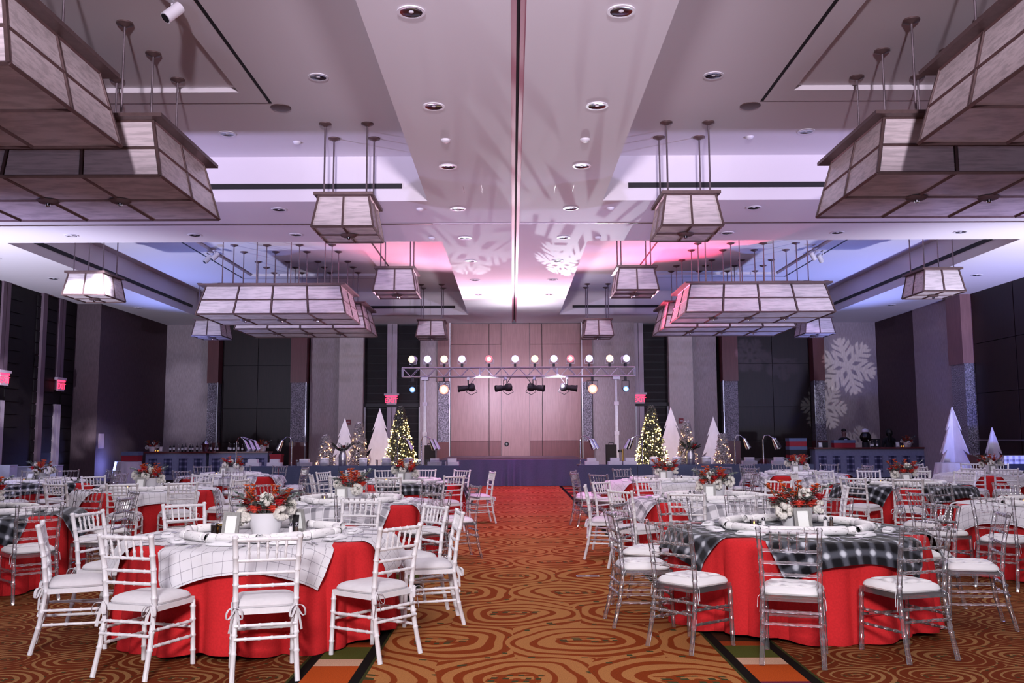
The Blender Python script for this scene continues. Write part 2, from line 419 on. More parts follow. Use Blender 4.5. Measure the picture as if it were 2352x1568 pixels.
# ------------------------------------------------------------ mesh helpers
class MB:
    def __init__(s): s.v = []; s.f = []; s.mi = []; s.uv = None; s.cur = 0
    def add(s, vs, fs):
        o = len(s.v); s.v += [tuple(p) for p in vs]
        s.f += [tuple(i + o for i in f) for f in fs]; s.mi += [s.cur] * len(fs)
        return s
    def box(s, x0, x1, y0, y1, z0, z1):
        return s.add([(x0, y0, z0), (x1, y0, z0), (x1, y1, z0), (x0, y1, z0), (x0, y0, z1), (x1, y0, z1), (x1, y1, z1), (x0, y1, z1)],
                     [(0, 3, 2, 1), (4, 5, 6, 7), (0, 1, 5, 4), (1, 2, 6, 5), (2, 3, 7, 6), (3, 0, 4, 7)])
    def cb(s, c, d):
        return s.box(c[0] - d[0] / 2, c[0] + d[0] / 2, c[1] - d[1] / 2, c[1] + d[1] / 2, c[2] - d[2] / 2, c[2] + d[2] / 2)
    def slab(s, q, off):
        """a flat quad given as four points, thickened by the vector off"""
        a = [Vector(p) for p in q]; b = [p + Vector(off) for p in a]
        vs = a + b
        fs = [(3, 2, 1, 0), (4, 5, 6, 7), (0, 1, 5, 4), (1, 2, 6, 5), (2, 3, 7, 6), (3, 0, 4, 7)]
        return s.add(vs, fs)
    def tube(s, pts, rad, seg=8, cap=True, flat=1.0):
        pts = [Vector(p) for p in pts]; n = len(pts)
        rad = rad if isinstance(rad, (list, tuple)) else [rad] * n
        vs = []; t0 = None; nx = None
        for i, p in enumerate(pts):
            t = (pts[min(i + 1, n - 1)] - pts[max(i - 1, 0)])
            if t.length < 1e-9: t = t0 or Vector((0, 0, 1))
            t.normalize()
            if nx is None:
                nx = t.orthogonal().normalized() if abs(t.z) > .9 else t.cross(Vector((0, 0, 1))).normalized()
            else:
                nx = (nx - t * nx.dot(t)).normalized()
            ny = t.cross(nx); t0 = t
            for k in range(seg):
                a = 2 * PI * k / seg
                vs.append(p + nx * (math.cos(a) * rad[i]) + ny * (math.sin(a) * rad[i] * flat))
        fs = [(i * seg + k, i * seg + (k + 1) % seg, (i + 1) * seg + (k + 1) % seg, (i + 1) * seg + k) for i in range(n - 1) for k in range(seg)]
        if cap: fs += [tuple(range(seg))[::-1], tuple((n - 1) * seg + k for k in range(seg))]
        return s.add(vs, fs)
    def bar(s, a, b, r, seg=6): return s.tube([a, b], r, seg)
    def lathe(s, prof, seg=16, c=(0, 0, 0), cap=True):
        vs = [(c[0] + r * math.cos(2 * PI * k / seg), c[1] + r * math.sin(2 * PI * k / seg), c[2] + z) for r, z in prof for k in range(seg)]
        n = len(prof)
        fs = [(i * seg + k, i * seg + (k + 1) % seg, (i + 1) * seg + (k + 1) % seg, (i + 1) * seg + k) for i in range(n - 1) for k in range(seg)]
        if cap: fs += [tuple(range(seg))[::-1], tuple((n - 1) * seg + k for k in range(seg))]
        return s.add(vs, fs)
    def ball(s, c, r, seg=8, rings=5, sq=(1, 1, 1), bump=0):
        vs = [(c[0], c[1], c[2] - r * sq[2])]
        for i in range(1, rings):
            ph = -PI / 2 + PI * i / rings
            for k in range(seg):
                q = r * (1 + (random.uniform(-bump, bump) if bump else 0)); a = 2 * PI * k / seg
                vs.append((c[0] + q * sq[0] * math.cos(ph) * math.cos(a), c[1] + q * sq[1] * math.cos(ph) * math.sin(a), c[2] + q * sq[2] * math.sin(ph)))
        vs.append((c[0], c[1], c[2] + r * sq[2])); t = len(vs) - 1
        fs = [(0, 1 + (k + 1) % seg, 1 + k) for k in range(seg)]
        for i in range(rings - 2):
            fs += [(1 + i * seg + k, 1 + i * seg + (k + 1) % seg, 1 + (i + 1) * seg + (k + 1) % seg, 1 + (i + 1) * seg + k) for k in range(seg)]
        b = 1 + (rings - 2) * seg
        fs += [(b + k, b + (k + 1) % seg, t) for k in range(seg)]
        return s.add(vs, fs)
    def prism(s, out, y0, y1):
        """outline in x,z given counter-clockwise, thick along y"""
        n = len(out)
        vs = [(x, y0, z) for x, z in out] + [(x, y1, z) for x, z in out]
        return s.add(vs, [tuple(range(n)), tuple(range(2 * n - 1, n - 1, -1))] + [(i, n + i, n + (i + 1) % n, (i + 1) % n) for i in range(n)])
    def xf(s, mtx, start=0):
        s.v[start:] = [tuple(mtx @ Vector(p)) for p in s.v[start:]]
        return s
    def mesh(s, name, mats, smooth=True):
        me = bpy.data.meshes.new(name)
        me.from_pydata(s.v, [], s.f)
        for m_ in (mats if isinstance(mats, (list, tuple)) else [mats]):
            me.materials.append(M[m_])
        if any(s.mi): me.polygons.foreach_set('material_index', s.mi)
        if smooth:
            me.polygons.foreach_set('use_smooth', [True] * len(s.f))
            try: me.set_sharp_from_angle(angle=R(40))
            except Exception: pass
        if s.uv is not None:
            l = me.uv_layers.new(name='thread')
            vi = np.empty(len(me.loops), 'i'); me.loops.foreach_get('vertex_index', vi)
            l.data.foreach_set('uv', np.array(s.uv, 'f')[vi].ravel())
        me.update()
        return me
    def build(s, name, mats, parent=None, loc=None, rz=0, smooth=True):
        return link(name, s.mesh(name, mats, smooth), parent, loc, rz)


KIDS = {}


def link(name, data, parent=None, loc=None, rz=0):
    o = bpy.data.objects.new(name, data); C.objects.link(o)
    if parent: o.parent = parent; KIDS.setdefault(parent, []).append(o)
    if loc: o.location = loc
    if rz: o.rotation_euler = (0, 0, rz)
    return o


def tag(o, label=None, cat=None, group=None, kind=None):
    for k, v in (('label', label), ('category', cat), ('group', group), ('kind', kind)):
        if v: o[k] = v
    return o


def thing(name, label, cat, loc=(0, 0, 0), rz=0, group=None):
    return tag(link(name, None, None, loc, rz), label, cat, group)


def dup(root, loc, rz=None, label=None, group=None):
    """a copy of a thing together with copies of its parts and sub-parts"""
    r = root.copy(); C.objects.link(r); r.location = loc
    if rz is not None: r.rotation_euler = (0, 0, rz)
    if label: r['label'] = label
    if group: r['group'] = group
    for ch in KIDS.get(root, ()):
        c = ch.copy(); C.objects.link(c); c.parent = r
        for g in KIDS.get(ch, ()):
            d = g.copy(); C.objects.link(d); d.parent = c
    return r


PLACED = set()


def place(proto, loc, rz, label, group=None):
    """the first call moves the thing itself, later calls copy it"""
    if proto not in PLACED:
        PLACED.add(proto)
        proto.location = loc; proto.rotation_euler = (0, 0, rz); proto['label'] = label
        if group: proto['group'] = group
        return proto
    return dup(proto, loc, rz, label, group)


def st(name, mb, m, parent=None, smooth=False):
    o = mb.build(name, m, parent, smooth=smooth)
    if not parent: o['kind'] = 'structure'
    return o


# ------------------------------------------------------------ the room
ZS, ZC = 6.17, 7.07          # underside of the soffit, ceiling inside the coffers
XL, XR, Y0, Y1 = -14.9, 15.05, -6.5, 37.0
CX = .08
st('floor', MB().box(-16, 16.2, -7, 38, -.1, 0), 'carpet')
# brass outlet cover let into the aisle carpet
cov = thing('floor_outlet_cover', 'small metal outlet cover set flush in the aisle carpet', 'floor outlet', (.85, 10.6, 0))
MB().box(-.13, .13, -.05, .05, .0005, .004).build('plate', 'steel', cov, smooth=False)
for x in (-.07, .07):
    MB().box(x - .045, x + .045, -.035, .035, .004, .006).build('lid', 'bronze', cov, smooth=False)

TD = .08
ceil = st('ceiling', MB().box(-16, 16.2, -7, 38, ZC + TD, ZC + .4), 'ceiling_paint')
COFF = [(-11.9, -1.64), (1.79, 12.0)]
COFY = [(4.5, 17.5), (21.2, 34.2)]
xs = [-16, -11.9, -1.64, 1.79, 12.0, 16.2]
sof = MB()
for x0, x1 in ((-16, -11.9), (12.0, 16.2)):
    sof.box(x0, x1, -7, 38, ZS, ZC + TD)
for y0, y1 in ((-7, 4.5), (17.5, 21.2), (34.2, 38)):
    for x0, x1 in COFF: sof.box(x0, x1, y0, y1, ZS, ZC + TD)
sof.build('soffit', 'ceiling_paint', ceil, smooth=False)
# centre soffit in two halves, parted by the sliding-wall track
MB().box(-1.64, .0, -7, 38, ZS, ZC + TD).build('soffit', 'ceiling_paint', ceil, smooth=False)
MB().box(.17, 1.79, -7, 38, ZS, ZC + TD).build('soffit', 'ceiling_paint', ceil, smooth=False)
tr = MB().box(.0, .065, -7, 36.4, ZS + .012, ZS + .1).box(.105, .17, -7, 36.4, ZS + .012, ZS + .1)
tr.build('partition_track', 'pinkish_track', ceil, smooth=False)
MB().box(.06, .11, -7, 36.4, ZS + .09, ZS + .12).build('track_groove', 'dark_slot', ceil, smooth=False)
# cross track between the coffers
for x0, x1 in ((-14.9, -1.7), (-1.7, -.01), (.18, 1.85), (1.85, 15)):
    MB().box(x0, x1, 19.36, 19.44, ZS - .012, ZS + .02).build('cross_track', 'bronze' if abs(x0) > 5 or abs(x1) > 5 else 'light_column', ceil, smooth=False)
# coffers: upper ceiling with a raised tray ringed by a track slot, and linear air slots on the upstands
for x0, x1 in COFF:
    for y0, y1 in COFY:
        cx, cy = (x0 + x1) / 2 + (.14 if x0 < 0 else -.1), (y0 + y1) / 2
        hx, hy = 2.28, 3.12
        rg = MB()
        rg.box(x0, cx - hx, y0, y1, ZC, ZC + TD).box(cx + hx, x1, y0, y1, ZC, ZC + TD)
        rg.box(cx - hx, cx + hx, y0, cy - hy, ZC, ZC + TD).box(cx - hx, cx + hx, cy + hy, y1, ZC, ZC + TD)
        rg.build('coffer_ceiling', 'ceiling_paint', ceil, smooth=False)
        h2x, h2y = 2.66, 3.6
        for a in (-1, 1):
            MB().box(cx + a * h2x - .025, cx + a * h2x + .025, cy - h2y, cy + h2y, ZC - .006, ZC + .01).build('track_slot', 'dark_slot', ceil, smooth=False)
        MB().box(cx - h2x, cx + h2x, cy + h2y - .012, cy + h2y + .012, ZC - .004, ZC + .01).build('track_slot', 'bronze', ceil, smooth=False)
        for yw, d in ((y1, -1), (y0, 1)):
            MB().box(x0 + .5, x1 - .5, yw, yw + d * .02, 6.42, 6.52).build('air_slot', 'dark_slot', ceil, smooth=False)
        for xw, d in ((x0, 1), (x1, -1)):
            if abs(xw) > 5:
                MB().box(xw, xw + d * .02, y0 + .5, y1 - .5, 6.42, 6.52).build('air_slot', 'dark_slot', ceil, smooth=False)
# access hatches in the centre soffit
for x in (-.72, .98):
    h = MB()
    for a in (-.17, .17): h.box(x + a - .004, x + a + .004, 16.4, 16.9, ZS - .002, ZS + .01)
    h.build('hatch_joint', 'bronze', ceil, smooth=False)

# walls -------------------------------------------------------------
def panel(parent, name, x0, x1, z0, z1, y, d, m): return MB().box(x0, x1, y, y + d, z0, z1).build(name, m, parent, smooth=False)


wb = st('wall_back', MB().box(-16, 16.2, Y1 + .3, Y1 + .5, 0, ZS), 'espresso')
for x0, x1, y in ((-14.6, -12.23, 37.0), (-8.2, -6.96, 37.05), (7.27, 8.3, 37.05), (12.55, 15.4, 37.0)):
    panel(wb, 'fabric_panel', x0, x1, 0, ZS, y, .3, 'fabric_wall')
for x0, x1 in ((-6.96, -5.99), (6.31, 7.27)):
    panel(wb, 'fabric_panel', x0, x1, 0, ZS, 36.7, .5, 'fabric_wall_lit')
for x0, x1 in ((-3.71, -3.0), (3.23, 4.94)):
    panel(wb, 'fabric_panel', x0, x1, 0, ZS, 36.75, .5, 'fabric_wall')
# pilasters: timber above and below, hammered metal between
for x0, x1 in ((-12.23, -11.79), (-8.89, -8.25), (-3.0, -2.5), (2.8, 3.23), (8.45, 9.07), (12.1, 12.55)):
    panel(wb, 'pilaster_foot', x0, x1, 0, 1.4, 36.6, .6, 'wood_dado')
    panel(wb, 'metal_cladding', x0 + .03, x1 - .03, 1.4, 3.78, 36.62, .6, 'mosaic')
    panel(wb, 'pilaster_head', x0, x1, 3.78, ZS, 36.6, .6, 'wood_panel' if abs(x0) < 4 else 'wood_dado')
    e = x1 if x0 < 0 else x0
    panel(wb, 'edge_strip', e - .02, e + .02, 0, ZS if abs(x0) < 4 else 3.8, 36.58, .05, 'steel')
# dark folding doors at either side, panelled
for n, (x0, x1) in enumerate(((-11.79, -8.89), (9.07, 12.1))):
    d = st('door_%d' % (n + 1), MB().box(x0, x1, 37.15, 37.3, 0, ZS), 'espresso')
    w = (x1 - x0) / 2
    for i in range(2):
        for z0, z1 in ((0.02, 1.4), (1.42, 2.75), (2.77, 4.5), (4.52, ZS - .02)):
            panel(d, 'panel', x0 + i * w + .012, x0 + (i + 1) * w - .012, z0, z1, 37.11, .05, 'wood_dark')
# centre timber wall of movable panels with a door in the middle one
d = st('door_3', MB().box(-2.5, 2.8, 36.85, 37.0, 0, ZS), 'dark_slot')
cols = (-2.48, -.93, -.44, .70, 1.21, 2.78)
for i in range(5):
    for z0, z1 in (((0, ZS - .02),) if i == 2 else ((0, 1.42), (1.435, 5.3), (5.315, ZS - .02))):
        panel(d, 'panel', cols[i] + .012, cols[i + 1] - .012, z0, z1, 36.78 if i != 2 else 36.76, .08, 'wood_dado' if z1 < 2 else 'wood_panel')
for x in (-.44, .70): panel(d, 'edge_strip', x - .014, x + .014, 0, ZS, 36.74, .06, 'bronze')
MB().lathe([(.09, 0), (.09, .02), (.06, .05), (.045, .05)], 16).xf(Matrix.Translation((-.23, 36.755, 1.3)) @ Matrix.Rotation(R(90), 4, 'X')).build('round_handle', 'black_metal', d)
MB().lathe([(.03, 0), (.03, .07), (.02, .08)], 12).xf(Matrix.Translation((-.23, 36.755, 1.3)) @ Matrix.Rotation(R(90), 4, 'X')).build('knob', 'chrome', d)
# plank-faced exit bays either side of the stage
for n, (x0, x1, xc) in enumerate(((-5.99, -3.71, -4.86), (4.94, 6.31, 5.12))):
    d = st('door_%d' % (n + 4), MB().box(x0, x1, 37.05, 37.3, 0, ZS), 'black_metal')
    z = .02
    while z < ZS - .1:
        h = .27
        for a, b in ((x0 + .05, xc - .22), (xc + .22, x1 - .05)):
            if b - a > .2: panel(d, 'plank', a, b, z, min(z + h, ZS), 37.0 + (z < 2.75) * .04, .06, 'espresso')
        z += .305
    for a in (-.2, .01):
        panel(d, 'light_strip', xc + a, xc + a + .19, 2.95, ZS, 36.9, .15, 'light_column')
        panel(d, 'door_edge', xc + a, xc + a + .19, 0, 2.85, 36.96, .1, 'light_column')
    panel(d, 'lintel_bar', x0, x1, 2.8, 2.95, 36.93, .12, 'black_metal')
    for a in (x0 + .02, x1 - .06): panel(d, 'door_frame', a, a + .06, 0, 2.8, 36.95, .12, 'steel')

# left wall: dark plank bays and a fabric pier ----------------------
wl = st('wall_left', MB().box(XL - .3, XL, Y0, 38, 0, ZS), 'espresso')
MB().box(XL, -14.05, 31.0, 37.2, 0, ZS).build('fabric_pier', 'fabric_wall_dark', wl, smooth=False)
MB().box(XL, XL + .12, 28.6, 28.85, 0, ZS).build('light_strip', 'strip_dark', wl, smooth=False)
for yc in (26.55, 29.9):
    for a in (-.2, .02):
        MB().box(XL, XL + .09, yc + a, yc + a + .18, 3.15, ZS).build('light_strip', 'strip_dark', wl, smooth=False)
        MB().box(XL, XL + .07, yc + a, yc + a + .18, 0, 2.7).build('door_edge', 'light_column', wl, smooth=False)
    z = .03
    while z < ZS - .1:
        for y0, y1 in ((yc - 1.5, yc - .25), (yc + .25, yc + 1.0)):
            MB().box(XL, XL + .035, y0, y1, z, z + .34).build('plank', 'espresso', wl, smooth=False)
        z += .38
MB().box(-14.05, -14.03, 31.2, 31.6, 1.25, 1.75).build('notice_board', 'exit_face', wl, smooth=False)

# right wall: panels, fabric pier and timber-headed pilaster --------
wr = st('wall_right', MB().box(XR, XR + .4, Y0, 38, 0, ZS), 'espresso')
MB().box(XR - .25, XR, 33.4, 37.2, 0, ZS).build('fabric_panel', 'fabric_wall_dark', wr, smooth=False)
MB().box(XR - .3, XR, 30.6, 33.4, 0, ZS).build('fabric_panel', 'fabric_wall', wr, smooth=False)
MB().box(XR - .4, XR, 29.6, 30.6, 3.9, ZS).build('pilaster_head', 'wood_panel', wr, smooth=False)
MB().box(XR - .35, XR, 29.65, 30.55, .95, 3.9).build('metal_cladding', 'mosaic', wr, smooth=False)
MB().box(XR - .4, XR, 29.6, 30.6, 0, .95).build('pilaster_foot', 'wood_panel', wr, smooth=False)
for y0, y1 in ((27.1, 29.5), (24.5, 27.05), (21.9, 24.45), (19.3, 21.85)):
    for z0, z1 in ((0, 1.4), (1.42, 2.9), (2.92, 4.5), (4.52, ZS)):
        MB().box(XR - .06, XR, y0, y1, z0, z1).build('panel', 'wood_dark', wr, smooth=False)
MB().box(XR - .1, XR, 19.3, 29.5, 1.4, 1.44).build('rail', 'steel', wr, smooth=False)
for n, (m, a, b) in enumerate((('baseboard_left', (XL, -14.03, 31.0, 36.9), None), ('baseboard_right', (XR - .32, XR, 30.6, 36.9), None))):
    st(m, MB().box(a[0], a[1] + (.02 if n == 0 else 0), a[2], a[3], 0, .12), 'espresso')


def text(body, size, m, parent, loc, rot, ex=.004):
    cu = bpy.data.curves.new('letters', 'FONT'); cu.body = body; cu.size = size; cu.extrude = ex
    cu.align_x = 'CENTER'; cu.align_y = 'CENTER'; cu.materials.append(M[m])
    tmp = bpy.data.objects.new('letters', cu); C.objects.link(tmp)
    me = bpy.data.meshes.new_from_object(tmp.evaluated_get(bpy.context.evaluated_depsgraph_get()))
    bpy.data.objects.remove(tmp); bpy.data.curves.remove(cu)
    o = link('letters', me, parent, loc); o.rotation_euler = rot
    return o


def exit_sign(loc, rz, label):
    t = thing('exit_sign', label, 'exit sign', loc, rz)
    MB().box(-.2, .2, -.03, .03, -.22, .14).build('housing', 'exit_face', t, smooth=False)
    MB().box(-.3, .3, -.05, .07, .14, .22).build('mounting_box', 'exit_face', t, smooth=False)
    MB().box(-.24, .24, -.045, -.028, .08, .13).build('light_bar', 'exit_red', t, smooth=False)
    text('EXIT', .26, 'exit_red', t, (0, -.036, -.07), (R(90), 0, 0))


exit_sign((-4.86, 36.85, 3.12), 0, 'red lit EXIT sign over the plank doors left of the stage')
exit_sign((5.12, 36.85, 3.12), 0, 'red lit EXIT sign over the plank doors right of the stage')
exit_sign((XL + .12, 26.55, 3.35), R(90), 'larger red EXIT sign on the dark left wall, nearer the camera')
exit_sign((XL + .12, 29.9, 3.35), R(90), 'smaller red EXIT sign farther along the dark left wall')
for x, s in ((-6.55, 'left'), (6.75, 'right')):
    t = thing('fire_alarm', 'small red fire alarm box on the fabric column %s of the stage' % s, 'fire alarm', (x, 36.69, 2.2))
    MB().box(-.09, .09, -.05, .01, -.1, .1).build('box', 'fire_red', t, smooth=False)
    MB().box(-.06, .06, -.06, -.05, -.02, .02).build('strobe', 'exit_face', t, smooth=False)


# ceiling fittings --------------------------------------------------
dl = thing('downlight', 'x', 'downlight')
MB().lathe([(.155, 0), (.155, -.012), (.122, -.012), (.12, .0)], 28, cap=False).build('trim_ring', 'white_plastic', dl)
MB().lathe([(.123, -.011), (.11, -.007), (.07, -.0035), (.03, -.002), (.004, -.0015)], 24, cap=False).build('reflector', 'downlight_chrome', dl)
MB().ball((0, 0, -.004), .03, 8, 5, (1, 1, .2)).build('lamp', 'white_plastic', dl)
ordn = ['first', 'second', 'third', 'fourth', 'fifth', 'sixth', 'seventh', 'eighth']
for i, y in enumerate((9.5, 12.35, 15.2, 18.1, 20.8, 23.6, 26.5, 29.3)):
    for x, s in ((-1.08, 'left'), (1.2, 'right')):
        place(dl, (x, y, ZS - .002), 0, 'recessed downlight, %s from the camera in the %s row of the centre soffit' % (ordn[i], s), 'centre soffit downlights')
for i, x in enumerate((-12.6, -10.0, -7.2, -4.9)):
    place(dl, (x, 20.4, ZS - .002), 0, 'recessed downlight in the left cross soffit between coffers, %s from the left wall' % ordn[i], 'cross soffit downlights')
for i, x in enumerate((4.9, 7.4, 10.2, 12.8)):
    place(dl, (x, 20.4, ZS - .002), 0, 'recessed downlight in the right cross soffit between coffers, %s from the aisle' % ordn[i], 'cross soffit downlights')
for x, s in ((-4.7, 'left'), (4.9, 'right')):
    place(dl, (x, 18.1, ZS - .002), 0, 'recessed downlight in front of the cross track on the %s' % s, 'cross soffit downlights')
for x, y, s in ((-2.95, 13.5, 'left coffer beside the soffit'), (3.1, 13.5, 'right coffer beside the soffit'), (-5.15, 16.1, 'left coffer behind the big pendant'), (5.35, 16.1, 'right coffer behind the big pendant')):
    place(dl, (x, y, ZC - .002), 0, 'recessed downlight in the near %s' % s, 'coffer downlights')
for i, y in enumerate((23.0, 26.0, 29.0, 32.0)):
    for x, s in ((-13.2, 'left'), (13.4, 'right')):
        place(dl, (x, y, ZS - .002), 0, 'recessed downlight by the %s wall, %s from the camera' % (s, ordn[i]), 'side soffit downlights')
sp = thing('ceiling_speaker', 'x', 'speaker')
MB().lathe([(.17, 0), (.17, -.012), (.15, -.016), (.02, -.016)], 24).build('grille', 'bronze', sp)
for x, s in ((-3.85, 'left'), (4.0, 'right')):
    place(sp, (x, 14.8, ZC), 0, 'round flat ceiling speaker in the %s near coffer' % s)
sd = thing('smoke_detector', 'x', 'smoke detector')
MB().lathe([(.07, 0), (.07, -.02), (.05, -.04), (.02, -.045)], 18).build('body', 'white_plastic', sd)
MB().lathe([(.078, 0), (.078, -.008)], 18).build('base', 'white_plastic', sd)
for x, y, z, s in ((-1.02, 13.8, ZS, 'left side of the centre soffit, nearest the camera'), (1.15, 13.8, ZS, 'right side of the centre soffit, nearest the camera'),
                   (-1.85, 18.1, ZS, 'left soffit just before the cross track'), (2.0, 18.1, ZS, 'right soffit just before the cross track'),
                   (-1.85, 20.8, ZS, 'left soffit just beyond the cross track'), (2.0, 20.8, ZS, 'right soffit just beyond the cross track'),
                   (-4.0, 16.6, ZC, 'left near coffer ceiling'), (4.4, 16.4, ZC, 'right near coffer ceiling')):
    place(sd, (x, y, z), 0, 'small round white smoke detector on the %s' % s, 'ceiling smoke detectors')
tk = thing('track_spotlight', 'x', 'spotlight')
MB().lathe([(.075, -.13), (.075, .13), (.05, .15)], 18).xf(Matrix.Translation((.05, -.1, -.2)) @ Matrix.Rotation(R(35), 4, 'Y') @ Matrix.Rotation(R(-25), 4, 'X')).build('head', 'white_plastic', tk)
MB().lathe([(.062, 0), (.06, .004)], 18).xf(Matrix.Translation((.05, -.1, -.2)) @ Matrix.Rotation(R(35), 4, 'Y') @ Matrix.Rotation(R(-25), 4, 'X') @ Matrix.Translation((0, 0, -.134))).build('lens', 'black_metal', tk)
MB().tube([(0, 0, 0), (0, 0, -.12), (.05, -.06, -.2)], .014, 6).build('arm', 'white_plastic', tk)
MB().box(-.03, .03, -.12, .12, -.03, .0).build('adapter', 'white_plastic', tk, smooth=False)
place(tk, (-4.28, 11.05, ZC), 0, 'white cylinder track spotlight on the near left coffer', 'track spotlights')
place(tk, (-9.1, 26.9, ZC), 0, 'white cylinder track spotlight in the far left coffer, outer of two', 'track spotlights')
place(tk, (-8.75, 26.5, ZC), 0, 'white cylinder track spotlight in the far left coffer, inner of two', 'track spotlights')
place(tk, (9.3, 26.9, ZC), R(180), 'white cylinder track spotlight in the far right coffer, outer of two', 'track spotlights')
place(tk, (8.95, 26.5, ZC), R(180), 'white cylinder track spotlight in the far right coffer, inner of two', 'track spotlights')
place(tk, (-3.55, 22.2, ZC), R(90), 'white track spotlight glowing red behind the small left pendant', 'track spotlights')
place(tk, (4.0, 22.6, ZC), R(200), 'white track spotlight in the red glow of the right coffer', 'track spotlights')


# pendants ----------------------------------------------------------
def pendant(name, bw, bd, hz, nx, ny, rows, inset, rods):
    """box lantern: bw x bd at the foot, leaning in by inset under an overhanging rim; local z 0 is its foot"""
    t = thing(name, 'x', 'pendant light')
    B = [Vector((-bw / 2, -bd / 2, 0)), Vector((bw / 2, -bd / 2, 0)), Vector((bw / 2, bd / 2, 0)), Vector((-bw / 2, bd / 2, 0))]
    T = [Vector((p.x - math.copysign(inset, p.x), p.y - math.copysign(inset, p.y), hz - .05)) for p in B]
    fr = MB(); w = .03
    def bar(a, b): fr.tube([a, b], w * .8, 4)
    for i in range(4):
        j = (i + 1) % 4
        n = nx if i % 2 == 0 else ny
        bar(B[i], B[j]); bar(T[i], T[j]); bar(B[i], T[i])
        for k in range(1, n): bar(B[i].lerp(B[j], k / n), T[i].lerp(T[j], k / n))
        for r in range(1, rows): bar(B[i].lerp(T[i], r / rows), B[j].lerp(T[j], r / rows))
        nrm = (B[j] - B[i]).cross(T[i] - B[i]).normalized()
        for k in range(n):
            for r in range(rows):
                lo = [B[i].lerp(B[j], (k + a) / n).lerp(T[i].lerp(T[j], (k + a) / n), (r + b) / rows) for a, b in ((.03, .04), (.97, .04), (.97, .96), (.03, .96))]
                MB().slab(lo, -nrm * .02).build('glass_panel', 'alabaster', t, smooth=False)
    for k in range(1, nx): bar(B[0].lerp(B[1], k / nx), B[3].lerp(B[2], k / nx))
    for k in range(1, ny): bar(B[0].lerp(B[3], k / ny), B[1].lerp(B[2], k / ny))
    fr.build('frame', 'bronze', t, smooth=False)
    for i in range(nx):
        for j in range(ny):
            q = [B[0] + Vector((bw * (i + a) / nx, bd * (j + b) / ny, .004)) for a, b in ((.012, .012), (.012, .988), (.988, .988), (.988, .012))]
            MB().slab(q, (0, 0, .02)).build('bottom_panel', 'alabaster', t, smooth=False)
    o = .03 if rows == 1 else .02
    MB().box(-bw / 2 - o + .05, bw / 2 + o - .05, -bd / 2 - o + .05, bd / 2 + o - .05, hz - .05, hz).build('top_rim', 'bronze', t, smooth=False)
    for k in range(1, nx):
        hb = MB().lathe([(.16, .0), (.12, -.035), (.05, -.04)], 8, (bw * (k / nx - .5), 0, -.01))
        h = hb.build('hub', 'bronze', t)
        MB().lathe([(.035, -.045), (.03, -.075), (.012, -.085)], 10, (bw * (k / nx - .5), 0, -.01)).build('finial', 'chrome', h)
    for x, y in rods:
        top = ZC + (TD if nx > 2 else 0) - PZ[name]
        r = MB().bar((x, y, hz - .02), (x, y, top), .016, 8).build('rod', 'rod_metal', t)
        MB().lathe([(.11, 0), (.11, -.02), (.05, -.045), (.02, -.06)], 16, (x, y, top)).build('canopy', 'bronze', r)
    return t


PZ = {'large_pendant': 4.97, 'small_pendant': 5.17}
LP = pendant('large_pendant', 4.13, 2.4, .86, 4, 2, 2, .2, [(x, y) for x in (-1.425, -.475, .475, 1.425) for y in (-.98, 0, .98)])
SPn = pendant('small_pendant', 1.06, 1.27, .62, 2, 2, 1, .1, [(x, y) for x in (-.37, .37) for y in (-.4, .4)])
on = ['nearest the camera', 'second from the camera', 'third from the camera', 'farthest from the camera']
for i, y in enumerate((9.2, 12.8, 26.1, 29.6)):
    for x, s in ((-6.63, 'left'), (6.83, 'right')):
        place(LP, (x, y, PZ['large_pendant']), 0, 'large stone-glass box pendant on the %s side, %s' % (s, on[i]), 'large box pendants')
for i, y in enumerate((16.0, 22.9, 33.0)):
    for x, s in ((-2.9, 'left'), (3.1, 'right')):
        place(SPn, (x, y, PZ['small_pendant']), 0, 'small square box pendant just %s of the aisle, %s' % (s, ('nearest the camera', 'middle of three', 'farthest by the stage')[i]), 'small box pendants')
for i, y in enumerate((23.3, 32.6)):
    for x, s in ((-10.75, 'left'), (10.85, 'right')):
        place(SPn, (x, y, PZ['small_pendant']), 0, 'small square box pendant by the %s wall, %s' % (s, ('nearer of two', 'farther of two')[i]), 'small box pendants')


# ------------------------------------------------------------ chairs
def bamboo(pts, r, rings, seg=8, bump=.22):
    """a turned bamboo-look stick: small rings at the given fractions of its length"""
    pts = [Vector(p) for p in pts]
    L = [0]
    for a, b in zip(pts, pts[1:]): L.append(L[-1] + (b - a).length)
    def at(t):
        d = t * L[-1]
        for i in range(len(pts) - 1):
            if d <= L[i + 1] + 1e-9: return pts[i].lerp(pts[i + 1], (d - L[i]) / (L[i + 1] - L[i]))
        return pts[-1]
    ts = [(0, 1), (1, 1)] + [(l / L[-1], 1) for l in L[1:-1]]
    w = .006 / L[-1]
    for g in rings:
        ts += [(g - w * 1.6, 1), (g - w * .6, 1 + bump), (g + w * .6, 1 + bump), (g + w * 1.6, 1)]
    ts = sorted(x for x in ts if 0 <= x[0] <= 1)
    return [at(t) for t, _ in ts], [r * k for _, k in ts]


